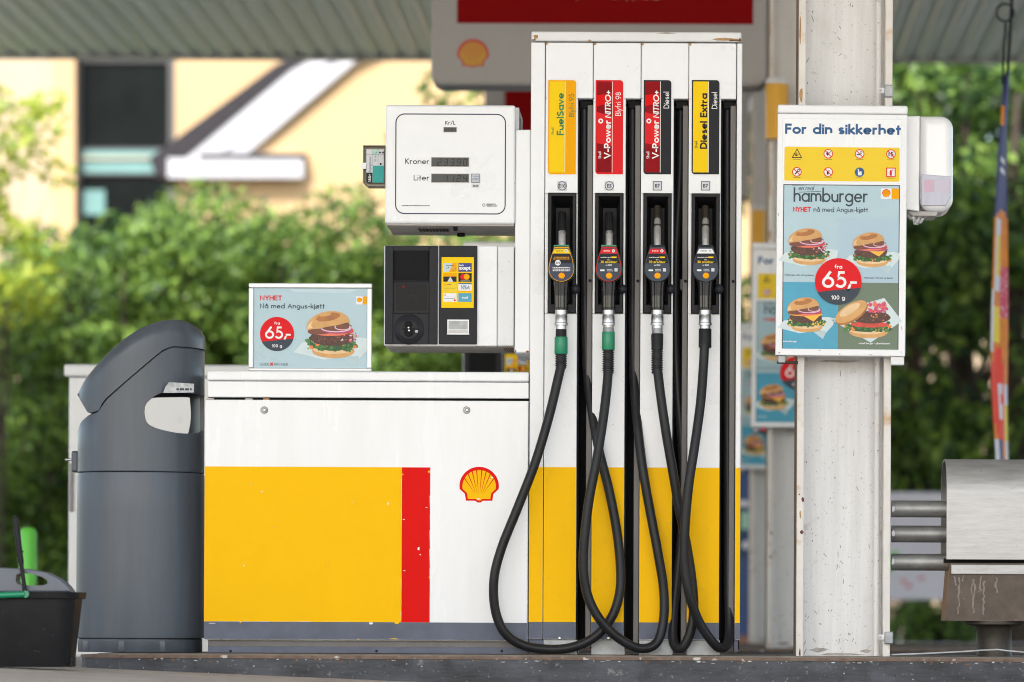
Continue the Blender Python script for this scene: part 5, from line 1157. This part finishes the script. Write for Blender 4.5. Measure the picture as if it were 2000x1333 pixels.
b = B(); cx = X(1942, 1250, .14); b.lathe([(S(36), -.006), (S(36), .004), (S(34), .01), (S(34), bz_ - .03), (S(38), bz_ - .02), (S(60), bz_ - .012), (S(60), bz_ - .0005)], (cx, .14, 0), darkbrown, 'Z', 30); b.build('pedestal', sb, angle=40)
pr = thing('pipe_barrier', 'three dull steel pipes between the white column and the metal box', 'pipes', (X(1742, 1040, .1), .12, Z(1742, 1100, .1)))
for py in (994.5, 1043.5, 1098.5):
    b = B(); yp = .12; b.tube([(X(1741, py, yp), yp, Z(1790, py, yp)), (X(1856, py, yp), yp, Z(1790, py, yp))], S(16.5, yp), steel, 24); stain(b, X(1744, py, yp), Z(1744, py, yp), S(8), S(14), yp - S(16.6, yp), white2, rng); b.build('pipe', pr)
b = B(); yq = -.33
pts = [(1742, 1281), (1800, 1279), (1880, 1275), (1925, 1272), (1950, 1271), (1965, 1273), (2010, 1277), (2060, 1281)]
vs = []
for p in pts: c = P3(p[0], p[1] - 2, yq); vs += [(c[0], yq, c[2] + .0022), (c[0], yq, c[2] - .0022), (c[0], yq + .09, c[2] + .0022), (c[0], yq + .09, c[2] - .0022)]
fs = []
for i in range(len(pts) - 1): o_ = 4 * i; fs += [[o_, o_ + 1, o_ + 5, o_ + 4], [o_ + 2, o_ + 6, o_ + 7, o_ + 3], [o_, o_ + 4, o_ + 6, o_ + 2], [o_ + 1, o_ + 3, o_ + 7, o_ + 5]]
b.add(vs, fs, galv); o = b.build('metal_strip', origin=P3(1742, 1281, yq)); tag(o, 'thin bent metal strip lying on the kerb below the metal box', 'metal strip')

# ---------------------------------------------------------------- hanging banner
NY = 5.2
fb = thing('hanging_banner', 'narrow colourful banner hanging edge on from wires under the canopy', 'banner', (X(1958, 890, NY), NY, Z(1958, 890, NY)))
rows = [(140, 1966, 1971), (165, 1959, 1973), (240, 1952, 1972), (300, 1946, 1972), (400, 1940, 1972), (430, 1938, 1973), (500, 1936, 1973), (600, 1933, 1973), (680, 1932, 1973), (760, 1934, 1972), (830, 1938, 1973), (895, 1942, 1975), (960, 1944, 1976)]
b = B(); nc = 8; grid = []
pys = list(np.arange(140, 961, 10))
for py in pys:
    l = np.interp(py, [r_[0] for r_ in rows], [r_[1] for r_ in rows]); r_ = np.interp(py, [r_[0] for r_ in rows], [r_[2] for r_ in rows]); row = []
    for i in range(nc + 1):
        t = i / nc; yy = NY + .30 * (t - .5) * min(1, (py - 130) / 120) + .03 * math.sin(t * 5 + py * .01); row.append((X(l + (r_ - l) * t, py, NY), yy, Z(1955, py, NY)))
    grid.append(row)
vs = [v for r_ in grid for v in r_]
for j in range(len(pys) - 1):
    for i in range(nc):
        py, t = pys[j] + 5, (i + .5) / nc
        m = fl_navy
        if 205 < py < 255 and t < .35: m = fl_or
        if 295 < py < 345 and .2 < t < .7 and (int(py) // 10) % 2: m = fl_wh
        if py > 405 + 40 * abs(t - .6):
            m = fl_or
            if .12 < t < .5 and 425 < py < 570: m = fl_wh
            if .2 < t < .5 and 460 < py < 540: m = fl_ye
            if t > .52 and 515 < py < 625: m = fl_pink
            if .15 < t < .5 and 600 < py < 675: m = fl_ye
            if t < .15 and 570 < py < 690: m = fl_wh
            if ((t - .38) / .42) ** 2 + ((py - 770) / 95) ** 2 < 1: m = fl_red
            if .38 < t < .62 and 745 < py < 825 and not (.5 < t and 770 < py < 790): m = fl_wh
            if t > .75 and py > 745: m = fl_wh if py < 790 else fl_ye
            if py > 860: m = [fl_wh, fl_navy, fl_or, fl_wh][int(t * 3.99)]
        b.add([vs[j * (nc + 1) + i], vs[j * (nc + 1) + i + 1], vs[(j + 1) * (nc + 1) + i + 1], vs[(j + 1) * (nc + 1) + i]], [[0, 3, 2, 1]], m)
o = b.build('cloth', fb)
bm_ = bmesh.new(); bm_.from_mesh(o.data); bmesh.ops.remove_doubles(bm_, verts=bm_.verts, dist=1e-5); bm_.to_mesh(o.data); bm_.free(); modified(o, ('SOLIDIFY', dict(thickness=.003)))
b = B(); zc_ = CZ
b.tube([P3(1968, 145, NY), P3(1970, 115, NY), P3(1976, 10, NY), (X(1976, 10, NY), NY, zc_ + .01)], .008, ink, 8); b.tube([P3(1958, 165, NY), P3(1961, 90, NY), P3(1964, 45, NY)], .006, ink, 8)
c = P3(1963, 25, NY); r_ = S(17, NY); b.tube([(c[0] + r_ * math.cos(a), NY, c[2] + r_ * math.sin(a)) for a in np.linspace(0, 2 * math.pi, 24)], .005, ink, 8); b.build('wires', fb)

# ---------------------------------------------------------------- white cabinet and bollard behind
WY = 3.4
wc = thing('storage_cabinet', 'blurred white metal cabinet with overhanging lid behind the litter bin', 'cabinet', (X(310, 1230, WY), WY, -.05))
x0, x1 = X(134, 900, WY), X(560, 900, WY); z1 = Z(300, 713, WY)
b = B(); b.box(x0, x1, WY, WY + .5, road_z(x0) , Z(300, 737, WY) - .001, white, .008); b.build('body', wc)
b = B(); b.box(X(126, 720, WY), x1 + .02, WY - .02, WY + .52, Z(300, 737, WY), z1, white, .01); b.build('lid', wc)
b = B(); a = R(135, 905, 144, 1000, WY); b.box(a[0] + .002, a[1], WY - .012, WY - .0005, a[2], a[3], M('latch_grey', (.3, .27, .28), .5), .003); b.build('handle', wc)
GY = 4.6
b = B(); cx = X(55, 1080, GY); r_ = S(17, GY); zt_ = Z(55, 1031, GY); b.lathe([(r_, road_z(-3) + .001), (r_, zt_ - r_ * .6), (r_ * .85, zt_ - r_ * .2), (r_ * .5, zt_), (.002, zt_ + .002)], (cx, GY, 0), limep, 'Z', 24)
o = b.build('bollard', origin=(cx, GY, 0)); tag(o, 'bright green round topped bollard behind the wash bucket', 'bollard')

# ---------------------------------------------------------------- houses
HY = 31.0
hs = thing('gabled_house', 'cream yellow house with white bargeboards and dark roof edge', 'house', (X(900, 1240, HY), HY, -.1))
def hp_(pts, y): return [(X(p[0], p[1], y), Z(p[0], p[1], y)) for p in pts]
apx, apy = 1000, -60
b = B(); b.prism(hp_([(345, 1245), (345, 318), (apx, apy), (1655, 318), (1655, 1245)], HY), HY, HY + 8, stucco); b.build('wall', hs)
b = B(); b.prism(hp_([(296, 337), (284, 303), (533, 119), (apx, -138), (1704, 305), (1700, 330), (apx, -112), (562, 128), (335, 318), (320, 340)], HY - .5), HY - .18, HY + 8.2, roof_d); b.build('roof', hs)
b = B(); b.prism(hp_([(316, 335), (332, 312), (575, 118), (apx, -112), (apx, -70), (632, 118), (425, 296), (425, 335)], HY - .5), HY - .16, HY - .08, board_w); b.prism(hp_([(425, 296), (640, 120), (apx, -68), (apx, -40), (690, 118), (480, 296)], HY - .3), HY - .13, HY - .01, board_w); b.prism(hp_([(apx, -112), (1668, 312), (1684, 335), (1575, 335), (1575, 296), (apx, -70)], HY - .5), HY - .16, HY - .08, board_w); b.build('bargeboard', hs)
b = B(); b.prism(hp_([(317, 339), (317, 300), (585, 300), (585, 339)], HY - .7), HY - .24, HY - .161, board_w); b.prism(hp_([(380, 299), (380, 291), (590, 291), (590, 299)], HY - .7), HY - .26, HY - .01, roof_d); b.prism(hp_([(330, 339), (330, 302), (580, 302), (580, 339)], HY), HY - .155, HY - .002, board_w); b.build('eave', hs)
LY = 34.0
h2 = thing('tall_house', 'pale cream building with tall dark window bay at the left edge', 'building', (X(150, 1240, LY), LY, -.1))
b = B(); b.prism(hp_([(-700, 1242), (-700, -300), (148, -300), (148, 1242)], LY), LY, LY + 8, stucco_l); b.prism(hp_([(342, 1242), (342, -300), (700, -300), (700, 1242)], LY), LY + .02, LY + 8, stucco); b.prism(hp_([(148.5, 1242), (148.5, -300), (341.5, -300), (341.5, 1242)], LY + .4), LY + .4, LY + 8, stucco); b.build('wall', h2)
b = B(); b.prism(hp_([(108, 1240), (108, -290), (149, -290), (149, 1240)], LY), LY - .12, LY - .005, stucco); b.build('pilaster', h2)
b = B(); f_ = LY + .2
for (p0, p1) in ((148, 160), (330, 343)): b.prism(hp_([(p0, 1230), (p0, -280), (p1, -280), (p1, 1230)], f_), f_ - .05, f_ + .15, frame_d)
for py in (290, 338, 118): b.prism(hp_([(160, py + 4), (160, py), (330, py), (330, py + 4)], f_), f_ - .03, f_ + .1, frame_d)
win = b.build('window', h2)
b = B(); b.prism(hp_([(160, 290), (160, -200), (330, -200), (330, 290)], f_), f_ + .02, f_ + .05, glass_d); b.prism(hp_([(160, 800), (160, 342), (330, 342), (330, 800)], f_), f_ + .02, f_ + .05, glass_d); b.build('pane', win)
b = B(); b.prism(hp_([(160, 338), (160, 294), (330, 294), (330, 338)], f_), f_ - .02, f_ + .018, teal_p); b.prism(hp_([(160, 312), (160, 308), (330, 308), (330, 312)], f_), f_ - .06, f_ - .021, stucco_l); b.prism(hp_([(162, 420), (162, 372), (205, 372), (205, 420)], f_), f_ - .02, f_ + .018, teal_p); b.build('spandrel', win)
# cream house behind the right-hand trees
RY = 40.0
h3 = thing('sunlit_house', 'sunlit cream house wall glimpsed through the trees at the right', 'house', (X(1900, 1240, RY), RY, -.1))
b = B(); b.prism(hp_([(1400, 1240), (1400, 400), (2500, 400), (2500, 1240)], RY), RY, RY + 7, stucco_l); b.build('wall', h3)
b = B(); b.prism(hp_([(1380, 402), (1500, 300), (2400, 300), (2520, 402)], RY), RY - .4, RY + 7.4, roof_d); b.build('roof', h3)

# ---------------------------------------------------------------- panels, stand and kerb far at the right
EY = 17.5
b = B(); a = R(1690, 962, 1990, 1172, EY); b.box(a[0], a[1], EY, EY + .06, a[2], a[3], lav, .01); b.flat([(X(p[0], p[1], EY), Z(p[0], p[1], EY)) for p in ((1735, 1085), (1752, 1075), (1756, 1100), (1738, 1120))], EY - .002, limep)
for (px, py) in ((1765, 1135), (1775, 1145), (1800, 1130)): stain(b, X(px, py, EY), Z(px, py, EY), .06, .03, EY - .002, fl_pink, rng)
for px in (1720, 1960): b.box(X(px, 1100, EY), X(px + 8, 1100, EY), EY + .062, EY + .1, -.15, a[3] - .01, galv)
o = b.build('panel_sign', origin=(a[0], EY, a[2])); tag(o, 'blurred pale lavender panel behind the steel pipes', 'panel')
QY = 16.0
bs = thing('blue_stand', 'blurred blue slatted stand with dark blue panel beside the dispenser', 'display stand', (X(1458, 1240, QY), QY, -.12))
b = B(); a = R(1405, 915, 1478, 1243, QY); b.box(a[0], a[1], QY + .01, QY + .3, a[2], a[3], bluep)
for i in range(24): z_ = a[2] + (a[3] - a[2]) * (i + .2) / 24; b.box(a[0], a[1], QY, QY + .0095, z_, z_ + .022, bluep, .002)
b.build('slats', bs)
b = B(); a = R(1410, 985, 1475, 1090, QY); b.box(a[0], a[1], QY - .02, QY - .001, a[2], a[3], dblue); b.disc(X(1457, 1065, QY), Z(1457, 1065, QY), S(8, QY), QY - .021, lav); b.rect(*R(1447, 1000, 1462, 1035, QY), QY - .021, mint, .02); b.rect(*R(1410, 978, 1475, 990, QY), QY - .022, lav); b.build('panel', bs)
b = B(); b.box(X(1400, 1245, QY), X(1480, 1245, QY), QY - .05, QY + .4, road_z(1), Z(1440, 1243, QY), M('terracotta', (.35, .16, .1), .8)); b.build('base', bs)
UY = 18.6
b = B(); b.box(-6, 14, UY + .05, UY + 12, -.20, -.035, soil); o = struct(b.build('planting_bed'))
for i in range(14):
    b = B(); x_ = .3 + i * .62; b.box(x_, x_ + .585, UY - .1, UY + .06, -.17, -.02, M('pale_kerb', (.5, .49, .5), .7, var=.2) if 'pale_kerb' not in MATS else MATS['pale_kerb'], .012)
    o = b.build('kerb_stone', origin=(x_, UY, -.17)); tag(o, 'pale kerb stone in the row edging the far planting bed', 'kerb stone', 'kerb stones edging the planting bed')

# ---------------------------------------------------------------- vegetation
def leaf_mesh(name, blobs, per, size, mats, seed, parent, up=.3, zmin=-.1):
    r = np.random.default_rng(seed); V = []; MI = []
    for (cx, cy, cz, rx, ry, rz) in blobs:
        n_ = int(per * (rx * rz) / .25) + 20
        d = r.normal(size=(n_, 3)); d /= np.linalg.norm(d, axis=1)[:, None]; rr = r.uniform(.45, 1.08, n_) ** .6
        p = np.stack([cx + d[:, 0] * rx * rr, cy + d[:, 1] * ry * rr, cz + d[:, 2] * rz * rr], 1)
        p = p[p[:, 2] > zmin]; n_ = len(p)
        nv = r.normal(size=(n_, 3)) + np.array([0, -.25, up]) + d[:n_] * .5; nv /= np.linalg.norm(nv, axis=1)[:, None]
        t = np.cross(nv, r.normal(size=(n_, 3))); t /= np.linalg.norm(t, axis=1)[:, None]; w = np.cross(nv, t); s_ = size * r.uniform(.6, 1.3, n_)[:, None]
        V.append(np.stack([p - t * s_, p + w * s_ * .5, p + t * s_, p - w * s_ * .5], 1)); MI.append(r.choice(len(mats), n_, p=np.array([m[1] for m in mats])))
    V = np.concatenate(V); MI = np.concatenate(MI); n_ = len(V); o_ = np.array(wloc(parent))
    me = bpy.data.meshes.new(name); me.vertices.add(n_ * 4); me.vertices.foreach_set('co', (V.reshape(-1, 3) - o_).ravel())
    me.loops.add(n_ * 4); me.loops.foreach_set('vertex_index', np.arange(n_ * 4)); me.polygons.add(n_); me.polygons.foreach_set('loop_start', np.arange(n_) * 4)
    for m in mats: me.materials.append(m[0])
    me.polygons.foreach_set('material_index', MI.astype(int)); me.update(calc_edges=True); me.validate()
    ob = bpy.data.objects.new(name, me); col.objects.link(ob); ob.parent = parent; return ob
def shrub(cx, top, w, y, seed, label, mats, name='shrub', grp='shrubs along the hedge', cat='shrub', per=330, size=.075, nb_=16, base=-.1, sizes=(.32, .55), fill=1):
    r = random.Random(seed); t = thing(name, label, cat, (cx, y, base), grp); h = top - base; bl = []
    for i in range(nb_):
        f = (i + .5) / nb_; zz = base + h * (.08 + .83 * f); k = r.uniform(*sizes); wid = w * (1 - .45 * f ** 2)
        bl.append((cx + r.uniform(-1, 1) * wid * .8, y + r.uniform(-.6, .6), zz, k, k * .9, k * r.uniform(.75, 1.0)))
    leaf_mesh('foliage', bl, per, size, mats, seed, t)
    b = B()
    for i in range(6): a = r.uniform(-1, 1); b.tube([(cx + a * .15, y, base), (cx + a * w * .4, y + r.uniform(-.2, .2), base + h * .4), (cx + a * w * .7, y + r.uniform(-.3, .3), base + h * .8)], lambda q: .035 * (1 - .7 * q), bark, 7, sub=4)
    b.build('stem', t); return t
hm = [(leaf_a, .5), (leaf_b, .28), (leaf_c, .22)]
VYH = 23.5
SH = [(30, 560, 0, 'low bushy green shrub at the left end of the hedge', 1.0), (130, 425, 1, 'rounded leafy shrub below the pale house front', .8), (250, 345, 0, 'tall bushy shrub in front of the tall dark window', .9), (370, 355, 1, 'dense green shrub under the white eave', .85), (470, 340, 0, 'high shrub reaching the gable wall above the poster stand', .9), (590, 385, 1, 'full green shrub right behind the poster stand', .85), (690, 365, 0, 'leafy shrub just left of the display head', .85), (800, 420, 1, 'shrub behind the payment terminal and display', .9), (930, 440, 0, 'last hedge shrub glimpsed below the display head', .9)]
for i, (px, py, dy, lb, w) in enumerate(SH):
    y_ = VYH + dy * .9; shrub(X(px, 800, y_), Z(px, py, y_), w, y_, 20 + i, lb, hm, nb_=28, per=760, size=.046, sizes=(.22, .55))
# second row filling the hedge
for i, px in enumerate((90, 300, 520, 740, 960)):
    y_ = VYH + 2.2; shrub(X(px, 800, y_), Z(px, 470, y_), 1.2, y_, 60 + i, 'dark shrub of the rear row filling the hedge gaps', [(leaf_c, .6), (leaf_a, .4)], nb_=16, sizes=(.5, .75), per=240, size=.09, grp='rear row of hedge shrubs')
def tree(px, py_top, y, spread, seed, label, mats, nb_=30, trunk=.12, size=.07, per=260, zlow=1.0, sizes=(.3, .6), shell=1.0):
    r = random.Random(seed); cx = X(px, 600, y); zt_ = Z(px, py_top, y); t = thing('broadleaf_tree', label, 'tree', (cx, y, -.12), 'trees around the forecourt'); bl = []
    for i in range(nb_):
        zz = r.uniform(zlow, zt_); f = (zz - zlow) / max(.1, zt_ - zlow); wid = spread * (.55 + .6 * math.sin(math.pi * (.15 + .7 * f)))
        k = r.uniform(*sizes); bl.append((cx + r.uniform(-1, 1) * wid, y + r.uniform(-1, 1) * spread * .6, zz, k, k, k * .8))
    leaf_mesh('crown', bl, per, size, mats, seed, t)
    b = B(); b.tube([(cx, y, -.15), (cx + .05, y, zlow), (cx - .05, y, zt_ * .6), (cx, y, zt_ * .92)], lambda q: trunk * (1 - .8 * q), bark, 10, sub=5)
    for q in bl[::3]: zz = q[2] * .7; b.tube([(cx, y, zz * .8), ((cx + q[0]) / 2, (y + q[1]) / 2, (zz + q[2]) / 2), (q[0], q[1], q[2])], lambda u: trunk * .35 * (1 - .8 * u), bark, 6, sub=3)
    b.build('trunk', t); return t
tm = [(leaf_a, .45), (leaf_b, .25), (leaf_c, .30)]
tree(0, 140, 22.0, .42, 101, 'sparse yellow green branches hanging at the left edge', [(leaf_y, .75), (leaf_b, .25)], nb_=36, per=300, size=.05, trunk=.018, zlow=2.7, sizes=(.14, .28))
tree(1790, 60, 20.9, .8, 102, 'leafy green tree behind the towel dispenser', tm, nb_=24, zlow=1.0, per=230)
tree(1985, 90, 20.7, .8, 103, 'green tree behind the hanging banner', tm, nb_=22, zlow=1.0, per=230)
tree(1640, 150, 24.5, 1.2, 104, 'dark tree hidden mostly by the notice boards', [(leaf_c, .5), (leaf_a, .5)], nb_=34, zlow=.6)
tree(1890, 40, 22.6, 1.2, 105, 'darker tree deep behind the two right trees', [(leaf_c, .6), (leaf_a, .4)], nb_=36, zlow=1.4, sizes=(.35, .6))
tree(1865, -60, 24.2, 1.15, 107, 'tall tree closing the gap above the towel dispenser', tm, nb_=36, zlow=2.7, sizes=(.35, .6))
tree(965, 120, 25.5, .5, 106, 'slim green tree between the gable and the red sign', tm, nb_=12, zlow=2.2, trunk=.07)
for i, (px, py, w, lb) in enumerate(((1770, 1180, .22, 'small green plant beside the white column base'), (1810, 1168, .25, 'small bright shrub below the lavender panel'), (1850, 1190, .2, 'low plant hidden partly by the brown trough'))):
    y_ = UY + 1.2; shrub(X(px, 1200, y_), Z(px, py, y_), w, y_, 200 + i, lb, hm, name='low_plant', grp='low plants in the bed', cat='plant', nb_=7, base=-.035, sizes=(.08, .14), per=1800, size=.03)
